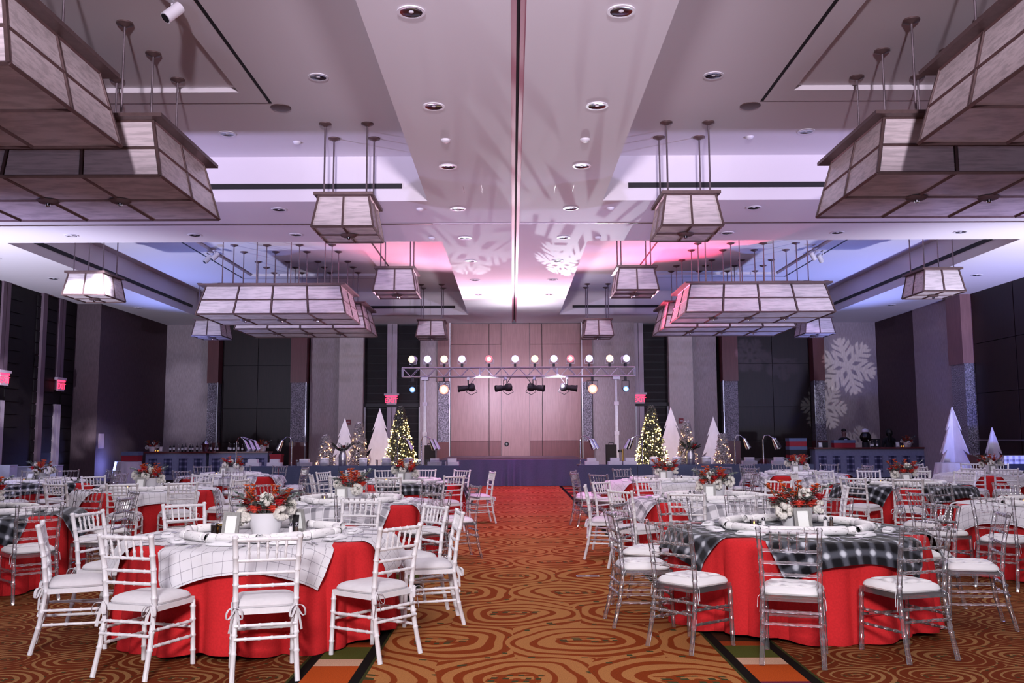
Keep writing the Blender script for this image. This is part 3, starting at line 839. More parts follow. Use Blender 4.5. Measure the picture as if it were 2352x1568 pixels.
def cushion_mesh(kind):
    mb = MB(); N = 40 if kind == 'c' else 32
    wx, wy, th = (.205, .2, .052) if kind == 'w' else (.208, .203, .05)
    ring = []
    prof = [(0, 1), (.2, 1), (.4, .99), (.6, .96), (.78, .88), (.9, .7), (.97, .45), (1, .2), (.97, -.05), (.88, -.12)]
    if kind == 'c':
        prof = [(i * .06, 1) for i in range(14)] + prof[4:]
    for r, h in prof:
        for k in range(N):
            a = 2 * PI * k / N; c_, s_ = math.cos(a), math.sin(a); e = 2 / 5.5
            x = math.copysign(abs(c_) ** e, c_) * r; y = math.copysign(abs(s_) ** e, s_) * r
            z = h
            if kind == 'c' and h > .3:
                for tx in (-.52, 0, .52):
                    for ty in (-.52, 0, .52):
                        d2 = (x - tx) ** 2 + (y - ty) ** 2
                        z -= .62 * math.exp(-d2 / .03)
                z += .35 * (1 - max(abs(x), abs(y)) ** 3)
            elif h > .3: z += .12 * (1 - max(abs(x), abs(y)) ** 2)
            # the front is a little wider than the back
            mb.v.append((x * wx * (1 + .03 * y), y * wy, z * th))
    n = len(prof)
    mb.f = [(i * N + k, (i + 1) * N + k, (i + 1) * N + (k + 1) % N, i * N + (k + 1) % N) for i in range(n - 1) for k in range(N)]
    mb.f.append(tuple((n - 1) * N + k for k in range(N))[::-1])
    mb.mi = [0] * len(mb.f)
    return mb


def bow_mesh(s):
    mb = MB()
    o = Vector((0, 0, 0))
    for a, ln, dz in ((.5, .07, -.03), (2.4, .065, -.035)):
        p = [o + Vector((math.cos(a) * ln * math.sin(t * PI) * .9 * s, -.012 - ln * .5 * math.sin(t * PI), dz * math.sin(t * PI) * 1.4 + .03 * math.sin(2 * t * PI))) for t in [i / 10 for i in range(11)]]
        mb.tube(p, .0105, 4, flat=.25)
    for a, ln in ((.35, .15), (-.3, .12)):
        mb.tube([o, o + Vector((a * .06 * s, -.02, -ln * .5)), o + Vector((a * .1 * s, -.022, -ln))], .0105, 4, flat=.25)
    mb.ball((0, -.008, 0), .013, 6, 4)
    return mb


def make_chair(kind):
    t = thing('white_chair' if kind == 'w' else 'acrylic_chair', 'x', 'chair')
    m = 'white_wood' if kind == 'w' else 'acrylic'
    sg = 8
    for s in (-1, 1):
        p, r = bamboo([(s * .2, -.285, 0), (s * .192, -.235, .2), (s * .186, -.2, .43), (s * .19, -.225, .68), (s * .2, -.275, .915)], .0172, (.2, .32, .47, .55, .66, .75, .85, .985), sg)
        MB().tube(p, r, sg).build('back_post', m, t)
        p, r = bamboo([(s * .2, .205, 0), (s * .195, .19, .43)], .0165, (.22, .45, .7, .9), sg)
        MB().tube(p, r, sg).build('front_leg', m, t)
    f = MB()
    f.box(-.2, .2, .165, .205, .415, .452).box(-.19, .19, -.212, -.172, .415, .452)
    f.box(-.205, -.17, -.19, .19, .416, .451).box(.17, .205, -.19, .19, .416, .451)
    f.box(-.18, .18, -.18, .18, .43, .448)
    f.build('seat_frame', m, t, smooth=False)
    def yb(z): return -.2 + (-.025) * max(0, min(1, (z - .43) / .25)) - .05 * max(0, min(1, (z - .68) / .235))
    p, r = bamboo([(-.195, yb(.888), .888), (.195, yb(.888), .888)], .0135, (.14, .32, .5, .68, .86), sg)
    MB().tube(p, r, sg).build('top_rail', m, t)
    for z in (.755, .672, .592):
        p, r = bamboo([(-.188, yb(z), z), (.188, yb(z), z)], .0105, (.18, .4, .6, .82), sg)
        MB().tube(p, r, sg).build('back_rail', m, t)
    for i in range(5):
        x = -.118 + .059 * i
        p, r = bamboo([(x * .94, yb(.757), .757), (x, yb(.886), .886)], .0082, (.33, .67), 6, .35)
        MB().tube(p, r, 6).build('spindle', m, t)
    for s in (-1, 1):
        for z in (.30, .2):
            p, r = bamboo([(s * .197, -.235 + (.3 - z) * .2, z), (s * .197, .196, z - .01)], .0105, (.15, .38, .62, .85), sg)
            MB().tube(p, r, sg).build('side_stretcher', m, t)
    for y, z in ((-.245, .27), (-.232, .35), (.197, .25)):
        p, r = bamboo([(-.193, y, z), (.193, y, z)], .0105, (.18, .4, .6, .82), sg)
        MB().tube(p, r, sg).build('stretcher', m, t)
    c = cushion_mesh(kind).build('cushion', 'cushion_white' if kind == 'w' else 'vinyl_white', t, (0, .0, .456))
    for s in (-1, 1):
        if kind == 'w':
            link('cushion_tie', bow_mesh(s).mesh('cushion_tie', 'cushion_white'), c, (s * .188, -.222, .005))
        else:
            q = MB().tube([(0, 0, 0), (s * .03, -.03, -.03), (s * .035, -.035, -.1)], .0022, 4).tube([(0, 0, 0), (s * .012, -.03, -.05), (s * .02, -.03, -.13)], .0022, 4)
            q.build('cushion_tie', 'cushion_white', c, (s * .19, -.17, .01))
    return t


CHAIR = {'w': make_chair('w'), 'c': make_chair('c')}
for c_ in CHAIR.values(): c_.scale = (1.028,) * 3
KINDTXT = {'w': 'white bamboo-style chair', 'c': 'clear acrylic chair'}
SEAT = ['at the nearest seat', 'just left of nearest', 'on the near left', 'on the left side', 'on the far left', 'just left of farthest',
        'at the farthest seat', 'just right of farthest', 'on the far right', 'on the right side', 'on the near right', 'just right of nearest']
# table: x, y, cloth, turn of the crossed runners, short description, chairs as kind, angle from the table's centre, distance
TB = [
    (-2.1, 7.8, 'white_check', 8, 'front table left of the aisle', 'w 286 1.76,253 1.64,206 1.6,168 1.6,131 1.7,105 1.83,72 1.8,35 1.66,11 1.6,320 1.65'),
    (-2.08, 11.85, 'grey_plaid', 0, 'second table left of the aisle', 'c 282 1.66,252 1.7,317 1.64,17 1.54,57 1.7,86 1.8,116 1.72,141 1.75,187 1.62,161 1.68'),
    (-1.97, 16.8, 'black_plaid', 14, 'third table left of the aisle', 'w 109 1.75,83 1.75,306 1.5,56 1.7,17 1.5,268 1.7,129 1.8,235 1.65,157 1.75,196 1.65'),
    (2.48, 8.17, 'black_plaid', 7, 'front table right of the aisle', 'c 223 1.78,252 1.8,285 1.65,346 1.6,20 1.6,61 1.7,91 1.65,119 1.66,149 1.64,188 1.62'),
    (2.62, 12.1, 'grey_plaid', 4, 'second table right of the aisle', 'w 248 1.75,279 1.75,219 1.7,176 1.64,140 1.75,111 1.6,75 1.7,46 1.75,20 1.66,350 1.5'),
    (2.8, 17.0, 'white_check', 12, 'third table right of the aisle', 'c 250 1.75,109 1.75,221 1.75,162 1.71,196 1.75,81 1.75,55 1.8,9 1.5,330 1.6'),
    (-5.9, 10.2, 'black_plaid', 20, 'black plaid table at the left edge', 'c 319 1.7,357 1.55,40 1.56,74 1.72,104 1.75'),
    (-5.85, 14.8, 'white_check', 30, 'white checked table in the left middle', 'w 141 1.75,110 1.8,81 1.8,49 1.6,347 1.5,309 1.6,280 1.7,245 1.7,166 1.75'),
    (-6.1, 20.0, 'grey_plaid', 10, 'grey table before the left bar', 'c 68 1.7,31 1.65,100 1.75,252 1.5,128 1.75,289 1.6,171 1.7,352 1.6'),
    (-8.9, 17.4, 'black_plaid', 24, 'dark plaid table near the cartons', 'c 280 1.65,121 1.75,100 1.75,304 1.5,65 1.4,350 1.5,195 1.6'),
    (6.5, 15.4, 'black_plaid', 25, 'black plaid table before the right bar', 'w 86 1.75,58 1.75,224 1.75,250 1.75,152 1.75,116 1.75,31 1.7'),
    (6.3, 10.75, 'white_check', 33, 'white checked table at the right edge', 'c 221 1.75,77 1.7,109 1.72,153 1.69,191 1.75'),
    (6.1, 19.8, 'grey_plaid', 12, 'grey table behind the right aisle tables', 'c 113 1.7,220 1.55,85 1.7,48 1.7,194 1.6,10 1.6,305 1.6'),
    (10.1, 19.5, 'white_check', 18, 'white table near the tree cutouts', 'w 76 1.75,57 1.75,232 1.75,252 1.75,193 1.55,124 1.5,284 1.7'),
]
TR, TH = 1.05, .755


def cloth_mesh():
    """floor-length round cloth: flat top, rolled edge, folds that open towards the hem"""
    mb = MB(); N = 320
    ph = [random.uniform(0, 2 * PI) for _ in range(5)]
    def fold(a):
        c = abs(math.sin(7 * a + ph[0] + .5 * math.sin(3 * a + ph[1]))) ** .75
        d = abs(math.sin(11.5 * a + ph[2] + .4 * math.sin(2 * a))) ** .8
        return .75 * c + .45 * d - .55
    prof = [(0.02, TH + .004, 0), (.6, TH + .004, 0), (TR - .03, TH + .004, 0), (TR - .005, TH - .002, .02), (TR + .012, TH - .02, .08), (TR + .018, TH - .06, .2), (TR + .022, TH - .14, .36),
            (TR + .03, .48, .58), (TR + .036, .34, .75), (TR + .042, .2, .9), (TR + .055, .08, 1.0), (TR + .06, .03, 1.02), (TR + .057, .022, 1.02)]
    for r, z, k in prof:
        for i in range(N):
            a = 2 * PI * i / N; q = r - .02 * k + k * .14 * fold(a)
            mb.v.append((q * math.cos(a), q * math.sin(a), z + (k > .95) * .02 * math.sin(5 * a + ph[4])))
    n = len(prof)
    mb.f = [(i * N + k, (i + 1) * N + k, (i + 1) * N + (k + 1) % N, i * N + (k + 1) % N) for i in range(n - 1) for k in range(N)]
    mb.f.append(tuple(range(N))[::-1])
    mb.f = [f[::-1] for f in mb.f]
    mb.mi = [0] * len(mb.f)
    return mb


def runner_mesh(lift, w=1.24, ln=2.42):
    """a wide runner laid across the round table, its ends falling over the edge"""
    mb = MB(); nu, nv = 96, 32; mb.uv = []
    e = TR + .008; rr = .025
    for i in range(nu + 1):
        for j in range(nv + 1):
            u = (i / nu - .5) * ln; v = (j / nv - .5) * w
            d = math.hypot(u, v)
            z = TH + .006 + lift
            if d <= e: x, y = u, v
            else:
                s = d - e
                a = math.atan2(v, u)
                drop = s if s > rr else s * s / (2 * rr) + s * .5
                out = e + min(s, rr) * .9 + .018 + lift + .022 * math.sin(a * 17 + lift * 300) * min(1, s / .12) + .085 * min(1, s / .2)
                x, y = out * math.cos(a), out * math.sin(a); z -= min(drop, s)
            z += .0012 * math.sin(u * 23 + v * 9) * (d < e)
            mb.v.append((x, y, z)); mb.uv.append((u, v))
    mb.f = [(i * (nv + 1) + j, (i + 1) * (nv + 1) + j, (i + 1) * (nv + 1) + j + 1, i * (nv + 1) + j + 1) for i in range(nu) for j in range(nv)]
    mb.mi = [0] * len(mb.f)
    return mb


RED = cloth_mesh().mesh('red_cloth', 'red_linen')
RUN = {k: [runner_mesh(l).mesh('runner', k) for l in (.0, .003)] for k in ('white_check', 'grey_plaid', 'black_plaid')}
tabm = MB().lathe([(TR - .03, TH - .03), (TR - .012, TH - .026), (TR - .012, TH - .004), (TR - .03, TH)], 48).mesh('tabletop', 'bar_top')
legm = MB().tube([(0, 0, 0), (0, 0, TH - .03)], .016, 8).mesh('leg', 'black_metal')


# ------------------------------------------------------------ what lies on the tables
def petal(mb, c, d, up, ln, w):
    d = Vector(d).normalized(); s = d.cross(Vector(up)).normalized(); c = Vector(c); u = Vector(up)
    mb.add([c, c + d * ln * .5 + s * w + u * .15 * ln, c + d * ln, c + d * ln * .5 - s * w + u * .15 * ln], [(0, 1, 2, 3)])


def rose(r, m, name, t, c):
    mb = MB().ball((0, 0, 0), r * .55, 8, 5)
    for k in range(3):
        for i in range(5 + k):
            a = 2 * PI * i / (5 + k) + k * .6
            d = Vector((math.cos(a), math.sin(a), .9 - .5 * k))
            o = Vector((math.cos(a), math.sin(a), 0)) * r * .3
            s = Vector((-math.sin(a), math.cos(a), 0)); dn = d.normalized() * r * (.75 + .1 * k)
            mb.add([o - s * r * .3, o + s * r * .3, o + dn + s * r * .38, o + dn * 1.12, o + dn - s * r * .38], [(0, 1, 2, 3, 4)])
    return mb.build(name, m, t, c)


def arrangement():
    rnd = random.Random(3)
    t = thing('flower_arrangement', 'x', 'flower arrangement')
    MB().lathe([(.075, 0), (.095, .004), (.118, .08), (.128, .165), (.122, .168), (.11, .09), (.08, .02)], 32).build('bowl', 'ceramic', t)
    MB().lathe([(.118, .13), (.08, .155), (.02, .16)], 16).build('moss', 'leaf_green', t)
    for x, y, z, r, m in ((-.11, -.07, .26, .05, 'rose_coral'), (.1, -.06, .2, .055, 'rose_coral'), (.13, .0, .29, .045, 'rose_red'), (-.17, .02, .22, .045, 'rose_red'), (.03, .12, .26, .05, 'rose_red'), (-.02, -.13, .2, .052, 'rose_coral'), (.16, -.09, .25, .045, 'rose_red')):
        rose(r, m, 'rose', t, (x, y, z))
    for x, y, z, r in ((-.13, -.1, .14, .07), (.16, -.05, .17, .06), (.05, -.08, .27, .055), (.1, .14, .2, .07), (-.1, .13, .2, .06)):
        mb = MB()
        for k in range(26):
            d = Vector((rnd.gauss(0, 1), rnd.gauss(0, 1), rnd.gauss(0, 1))).normalized()
            mb.ball(d * r * .75, r * .34, 5, 4)
        mb.build('hydrangea', 'hydrangea', t, (x, y, z))
    for x, y, h, lx, ly in ((-.06, -.03, .37, -.07, 0), (-.09, .03, .33, -.1, .02), (.02, .02, .36, .02, .02), (.09, .02, .34, .1, .0), (-.03, -.06, .31, -.05, -.06)):
        mb = MB().tube([(x, y, .16), (x + lx * .5, y + ly * .5, h * .7), (x + lx, y + ly, h)], .004, 4)
        for k in range(7):
            f = .5 + .5 * k / 6
            c = Vector((x + lx * f, y + ly * f, .16 + (h - .16) * f)) + Vector((rnd.uniform(-.03, .03), rnd.uniform(-.03, .03), rnd.uniform(-.015, .02)))
            for i in range(5):
                a = 2 * PI * i / 5 + k
                petal(mb, c, (math.cos(a), math.sin(a) * .7, .5), (0, 0, 1), .036, .012)
        mb.build('orchid_spray', 'orchid', t)
    for i in range(15):
        a = 2 * PI * i / 15 + .3; ln = rnd.uniform(.17, .27); z1 = rnd.uniform(.2, .36)
        mb = MB(); b = Vector((.05 * math.cos(a), .05 * math.sin(a), .16)); e = Vector((ln * math.cos(a), ln * math.sin(a), z1))
        mb.tube([b, b.lerp(e, .5) + Vector((0, 0, .03)), e], .003, 4)
        if i % 2:
            for k in range(9):
                f = .25 + .75 * k / 8; c = b.lerp(e, f) + Vector((0, 0, .03 * (1 - abs(2 * f - 1))))
                for s in (-1, 1): petal(mb, c, (math.cos(a + s * .9), math.sin(a + s * .9), rnd.uniform(-.2, .6)), (0, 0, 1), .055, .017)
            mb.build('leaf_sprig', 'leaf_grey', t)
        else:
            for k in range(34):
                f = .2 + .8 * k / 33; c = b.lerp(e, f) + Vector((0, 0, .03 * (1 - abs(2 * f - 1))))
                s = 1 if k % 2 else -1
                d = Vector((math.cos(a + s * .7), math.sin(a + s * .7), rnd.uniform(-.3, .4)))
                petal(mb, c, d, (0, 0, 1), .065, .0035)
            mb.build('pine_sprig', 'leaf_green', t)
    mb = MB()
    for k in range(18): mb.ball((rnd.uniform(-.09, .03), rnd.uniform(-.13, -.09), rnd.uniform(.17, .27)), .009, 5, 4)
    mb.build('berries', 'berry', t)
    return t


def card_frame(w=.15, h=.2):
    t = thing('table_card_frame', 'x', 'picture frame')
    q = Matrix.Rotation(R(-13), 4, 'X'); b = .028
    f = MB().box(-w / 2, w / 2, -.008, .008, 0, b).box(-w / 2, w / 2, -.008, .008, h - b, h).box(-w / 2, -w / 2 + b, -.008, .008, b, h - b).box(w / 2 - b, w / 2, -.008, .008, b, h - b)
    f.xf(q).build('frame', 'frame_grey', t, smooth=False)
    MB().box(-w / 2 + b, w / 2 - b, -.004, .004, b, h - b).xf(q).build('card', 'card_white', t, smooth=False)
    MB().box(-.03, .03, .0, .004, 0, h * .75).xf(Matrix.Translation((0, .08, 0)) @ Matrix.Rotation(R(16), 4, 'X')).build('easel_back', 'black_metal', t, smooth=False)
    return t


def shaker(name, m):
    t = thing(name, 'x', 'shaker')
    MB().lathe([(.02, 0), (.021, .005), (.014, .07), (.013, .075)], 12).build('body', m, t)
    MB().lathe([(.015, .075), (.0155, .09), (.011, .104), (.003, .108)], 12).build('cap', 'chrome', t)
    return t


def votive():
    t = thing('votive_candle', 'x', 'candle')
    MB().lathe([(.03, 0), (.036, .004), (.04, .07), (.037, .07), (.033, .008), (.005, .006)], 18, cap=False).build('glass', 'votive_glass', t)
    MB().lathe([(.028, .008), (.028, .028), (.005, .03)], 14).build('wax', 'candle_wax', t)
    MB().lathe([(.002, .03), (.006, .038), (.004, .05), (.0005, .06)], 8).build('flame', 'flame', t)
    return t


def cracker():
    t = thing('birch_cracker', 'x', 'party cracker')
    L = .40
    prof = [(-.5, .034), (-.46, .036), (-.36, .03), (-.345, .02), (-.33, .03), (-.3, .036), (.3, .036), (.33, .03), (.345, .02), (.36, .03), (.46, .036), (.5, .034)]
    MB().tube([(x * L, 0, .037) for x, _ in prof], [r for _, r in prof], 14, cap=False).build('paper_tube', 'birch_paper', t)
    return t


def cracker_ties(t):
    for s in (-1, 1):
        MB().tube([(s * .138, .021 * math.cos(a), .037 + .021 * math.sin(a)) for a in [i * PI / 5 for i in range(11)]], .003, 4).build('tie', 'black_metal', t)
    return t


def napkin():
    t = thing('napkin', 'x', 'napkin'); mb = MB(); n, N = 7, 24
    prof = [(.0, .026), (.5, .027), (.8, .024), (.95, .016), (1, .008), (.96, .001), (.5, 0)]
    for r, z in prof:
        for k in range(N):
            a = 2 * PI * k / N; c_, s_ = math.cos(a), math.sin(a); e = 2 / 3.6
            x = math.copysign(abs(c_) ** e, c_) * r; y = math.copysign(abs(s_) ** e, s_) * r
            mb.v.append((x * .125, y * .05 * (1 + .25 * x), z * (1 + .25 * math.sin(x * 4 + 1))))
    mb.f = [(i * N + k, (i + 1) * N + k, (i + 1) * N + (k + 1) % N, i * N + (k + 1) % N) for i in range(n - 1) for k in range(N)] + [tuple((n - 1) * N + k for k in range(N))[::-1]]
    mb.mi = [0] * len(mb.f)
    mb.build('folded_cloth', 'napkin_white', t)
    q = MB(); q.slab([(-.1, -.035, .022), (.09, -.03, .027), (.085, .02, .029), (-.095, .03, .025)], (0, 0, .006)); q.build('top_fold', 'napkin_white', t)
    return t


def cutlery(kind):
    t = MB()
    t.tube([(0, -.1, .003), (0, -.04, .004), (0, .0, .007), (0, .035, .004)], [.006, .005, .003, .005], 6, flat=.5)
    if kind == 'fork':
        t.slab([(-.011, .03, .003), (.011, .03, .003), (.012, .055, .002), (-.012, .055, .002)], (0, 0, .002))
        for x in (-.0105, -.0035, .0035, .0105): t.tube([(x, .053, .003), (x, .1, .006)], [.0017, .001], 4)
    elif kind == 'knife':
        t.slab([(-.004, .03, .003), (.009, .03, .003), (.01, .1, .003), (.0, .115, .003)], (0, 0, .0015))
    else:
        t.ball((0, .062, .005), .021, 10, 5, (.85, 1.4, .2))
    return t.mesh(kind, 'steel')


ARR = arrangement()
ARR.scale = (1.13, 1.13, 1.1)
ARR, FRM, SALT, PEP, VOT = ARR, card_frame(), shaker('salt_shaker', 'salt'), shaker('pepper_shaker', 'pepper'), votive()
CRK, NAP = cracker_ties(cracker()), napkin()
CUT = {k: cutlery(k) for k in ('fork', 'knife', 'spoon')}
ZT = TH + .0105
rnd = random.Random(11)
POS = ['nearest', 'near-centre-left', 'near-left', 'left', 'far-left', 'far-centre-left', 'farthest', 'far-centre-right', 'far-right', 'right', 'near-right', 'near-centre-right']


def pos(a): return POS[round(((270 - math.degrees(a)) % 360) / 30) % 12]


TSHORT = {'white_check': 'white windowpane check', 'grey_plaid': 'grey plaid', 'black_plaid': 'black and white plaid'}
for ti, (tx, ty, cl, rot, desc, chs) in enumerate(TB):
    tb = thing('round_table', 'round banquet table under the red cloth, %s' % desc, 'table', (tx, ty, 0), 0)
    link('tabletop', tabm, tb)
    for a in range(4): link('leg', legm, tb, (.7 * math.cos(R(45 + 90 * a)), .7 * math.sin(R(45 + 90 * a)), 0))
    c = tag(link('tablecloth', RED, None, (tx, ty, 0), R(37 * ti)), 'floor-length red cloth on the %s' % desc, 'tablecloth', 'red tablecloths')
    for k in range(2):
        tag(link('table_runner', RUN[cl][k], None, (tx, ty, 0), R(rot + 90 * (1 - k))), '%s runner laid %s, %s' % (TSHORT[cl], ('front to back', 'side to side')[k], desc), 'table runner', 'crossed table runners')
    near = ti in (0, 3)
    # chairs
    kind, _, lst = chs.partition(' ')
    spec = [tuple(map(float, q.split())) for q in lst.split(',')]
    taken = set()
    for ang, r in sorted(spec):
        sec = round(((270 - ang) % 360) / 30) % 12
        if sec in taken:
            for alt in ((sec + 1) % 12, (sec - 1) % 12, (sec + 2) % 12, (sec - 2) % 12):
                if alt not in taken: sec = alt; break
        taken.add(sec)
        # r is the distance of the top of the back; the seat lies .255 nearer
        q = max(r, 1.65) - .262
        a = R(ang); yaw = a + PI / 2 + R(rnd.uniform(-5, 5))
        place(CHAIR[kind], (tx + q * math.cos(a), ty + q * math.sin(a), 0), yaw, '%s %s, %s' % (KINDTXT[kind], SEAT[sec], desc), 'chairs at the %s' % desc)
    # centrepiece
    fa = R(rnd.uniform(-20, 20)) + (0 if near else R(70 * ti))
    place(ARR, (tx + .02, ty + .02, ZT), fa, 'red and white flower arrangement in white bowl, %s' % desc, 'flower centrepieces')
    fx, fy, fr = {0: (-.23, -.16, -12), 3: (0.0, -.27, 4)}.get(ti, (-.1 + .03 * (ti % 4), -.27, rnd.uniform(-14, 12)))
    place(FRM, (tx + fx, ty + fy, ZT), R(fr), 'grey framed white card before the flowers, %s' % desc, 'framed table cards')
    if near: place(FRM, (tx + (.24 if ti == 0 else .05), ty + .27, ZT), R(160), 'second grey card frame behind the flowers, %s' % desc, 'framed table cards')
    for x, s in (((.25, -.06), 'right of') if near or ti % 2 else ((-.3, .0), 'left of'),):
        place(SALT, (tx + x[0], ty + x[1], ZT), 0, 'salt shaker %s the flowers, %s' % (s, desc), 'salt shakers')
        place(PEP, (tx + x[0] + .05, ty + x[1] - .01, ZT), 0, 'pepper shaker %s the flowers, %s' % (s, desc), 'pepper shakers')
    if ti == 3:
        place(SALT, (tx - .3, ty - .1, ZT), 0, 'salt shaker left of the flowers by the candle, %s' % desc, 'salt shakers')
    place(VOT, (tx - .34, ty + .06, ZT), 0, 'lit votive candle in a clear glass, %s' % desc, 'votive candles')
    # ring of birch-print crackers laid end to end
    nC = 10
    for i in range(nC):
        a0 = 2 * PI * (i + .3) / nC + R(30 * (ti % 4)); a = a0 + rnd.uniform(-.05, .05)
        rr = .6 + rnd.uniform(-.02, .02)
        place(CRK, (tx + rr * math.cos(a), ty + rr * math.sin(a), ZT), a + PI / 2 + rnd.uniform(-.22, .22), 'white birch-print party cracker, %s in its ring, %s' % (pos(a0), desc), 'crackers on the %s' % desc)
    for i in range(10):
        a = 2 * PI * (i + .3) / 10
        d = Vector((math.cos(a), math.sin(a))); s = Vector((-d.y, d.x))
        p = Vector((tx, ty)) + d * .76 + s * rnd.uniform(-.03, .03)
        place(NAP, (p.x, p.y, ZT), a + PI / 2 + rnd.uniform(-.35, .35), 'folded white napkin at the %s setting, %s' % (pos(a), desc), 'napkins on the %s' % desc)
        if ti in (0, 1, 3, 4):
            for k, off in (('fork', -.2), ('fork', -.165), ('knife', .15), ('spoon', .19)):
                p = Vector((tx, ty)) + d * .86 + s * off
                o = link(k, CUT[k], None, (p.x, p.y, ZT), a + PI / 2 + rnd.uniform(-.12, .12))
                tag(o, 'steel %s%s at the %s setting, %s' % ('outer ' if off < -.18 else 'inner ' if off < 0 else '', k, pos(a), desc), 'cutlery', '%s on the %s' % (k + 's' if k != 'knife' else 'knives', desc))
# two dark glasses on the front left table
for i, (x, y) in enumerate(((-.42, .06), (-.34, .02))):
    g = thing('drink_glass', 'small dark filled glass, %s of two beside the frame, front left table' % ('left' if i == 0 else 'right'), 'glass', (-2.1 + x, 7.8 + y, ZT))
    MB().lathe([(.03, 0), (.034, .003), (.036, .075)], 16).build('drink', 'cola_glass', g)
    MB().lathe([(.034, .075), (.037, .085), (.037, .09), (.034, .09)], 16, cap=False).build('rim', 'brass' if i else 'chrome', g)


# ------------------------------------------------------------ stage
def at(px, Y): return (px - 1176) / 2100 * Y * .997


def skirt_mesh(w, h, folds, amp, gather=None):
    """cloth hung along the front: local x from 0 to w, facing -y"""
    mb = MB(); n = int(w / .025); rr = 10
    for j in range(rr + 1):
        f = j / rr
        for i in range(n + 1):
            x = w * i / n; k = f ** .7
            y = -amp * k * (math.sin(x * folds) + .5 * math.sin(x * folds * 1.7 + 1))
            if gather:
                g = math.exp(-((x - gather) / (.16 + .3 * f)) ** 2)
                y -= g * .05 * k * (1 + math.sin((x - gather) * 30))
            mb.v.append((x, y - .02 - .06 * f * (1 if gather else .3), h * (1 - f) + .005))
    mb.f = [(j * (n + 1) + i, (j + 1) * (n + 1) + i, (j + 1) * (n + 1) + i + 1, j * (n + 1) + i + 1) for j in range(rr) for i in range(n)]
    mb.mi = [0] * len(mb.f)
    return mb


sg = thing('stage', 'low stage with a grey-blue skirt before the timber wall', 'stage', (-2.45, 30.0, 0))
MB().box(0, 4.87, 0, 6.55, .76, .84).build('deck', 'stage_top', sg, smooth=False)
skirt_mesh(4.87, .84, 11, .022, 2.45).build('skirt', 'grey_linen', sg)
for x in (.2, 2.4, 4.6):
    for y in (.3, 5.8): MB().tube([(x, y, 0), (x, y, .77)], .03, 8).build('leg', 'black_metal', sg)

# truss on two crank towers ------------------------------------------
tz0, tz1, ty0, ty1, tx0, tx1 = 3.62, 3.92, 30.85, 31.15, -3.72, 4.16
tr = thing('lighting_truss', 'long silver lattice truss carrying stage lights above the stage', 'truss', (tx0, 31.0, tz0))
Lx = tx1 - tx0; hh = tz1 - tz0
for y in (-.15, .15):
    for z in (0, hh): MB().tube([(0, y, z), (Lx, y, z)], .025, 8).build('chord', 'aluminium', tr)
nb = 28
bm_ = MB().tube([(0, 0, 0), (Lx / nb, 0, hh)], .012, 6).mesh('brace', 'aluminium'); bm2 = MB().tube([(0, 0, hh), (Lx / nb, 0, 0)], .012, 6).mesh('brace', 'aluminium')
bt = MB().tube([(0, -.15, 0), (Lx / nb, .15, 0)], .012, 6).mesh('brace', 'aluminium'); bt2 = MB().tube([(0, .15, 0), (Lx / nb, -.15, 0)], .012, 6).mesh('brace', 'aluminium')
for i in range(nb):
    x = i * Lx / nb
    for y in (-.15, .15): link('brace', bm_ if i % 2 else bm2, tr, (x, y, 0))
    for z in (0, hh): link('brace', bt if i % 2 else bt2, tr, (x, 0, z))
for x in (0, Lx / 3, 2 * Lx / 3, Lx):
    MB().tube([(x, -.15, 0), (x, -.15, hh), (x, .15, hh), (x, .15, 0), (x, -.15, 0)], .018, 6).build('end_frame', 'aluminium', tr)
for x, s in ((-2.95, 'left'), (3.52, 'right')):
    t = thing('crank_tower', 'silver telescopic crank tower holding up the %s end of the truss' % s, 'lifting stand', (x, 31.0, 0))
    MB().box(-.06, .06, -.06, .06, .12, 1.75).build('lower_mast', 'white_plastic', t, smooth=False)
    MB().box(-.045, .045, -.045, .045, 1.6, 2.75).build('middle_mast', 'aluminium', t, smooth=False)
    MB().box(-.03, .03, -.03, .03, 2.6, 3.5).build('upper_mast', 'aluminium', t, smooth=False)
    for z in (1.7, 2.7): MB().box(-.08, .08, -.08, .08, z - .06, z + .06).build('collar', 'white_plastic', t, smooth=False)
    MB().box(-.12, .12, -.2, .2, 3.5, 3.597).build('saddle', 'aluminium', t, smooth=False)
    MB().lathe([(.05, -.04), (.09, -.03), (.09, .03), (.05, .04)], 12, (.11, -.06, 1.1)).build('winch', 'black_metal', t)
    for a in (45, 135, 225, 315): MB().tube([(0, 0, .5), (.42 * math.cos(R(a)), .42 * math.sin(R(a)), .02)], .022, 6).build('leg', 'aluminium', t)
    c = thing('equipment_case', 'black padded equipment case standing at the foot of the %s crank tower' % s, 'case', (x + (.22 if s == 'left' else -.25), 30.5, 0))
    MB().box(-.17, .17, -.14, .14, 0, 1.32).build('body', 'rubber', c, smooth=False)
    MB().tube([(-.08, 0, 1.32), (-.08, 0, 1.38), (.08, 0, 1.38), (.08, 0, 1.32)], .012, 6).build('handle', 'black_metal', c)


def led(lens):
    t = thing('stage_light', 'x', 'stage light')
    rot = Matrix.Translation((0, 0, .26)) @ Matrix.Rotation(R(90), 4, 'X')
    MB().lathe([(.05, -.16), (.11, -.12), (.125, .05), (.125, .1), (.11, .1)], 18).xf(rot).build('housing', 'white_plastic', t)
    MB().lathe([(.12, .102), (.07, .104)], 18, cap=False).xf(rot).build('lens_ring', lens + '_ring', t)  # halo of the lamp made as a glowing ring
    MB().lathe([(.07, .104), (.02, .108)], 18).xf(rot).build('lens', lens, t)
    MB().tube([(-.14, 0, .26), (-.14, 0, .1), (.14, 0, .1), (.14, 0, .26)], .012, 6).build('yoke', 'white_plastic', t)
    MB().box(-.04, .04, -.04, .04, 0, .1).build('clamp', 'black_metal', t, smooth=False)
    return t


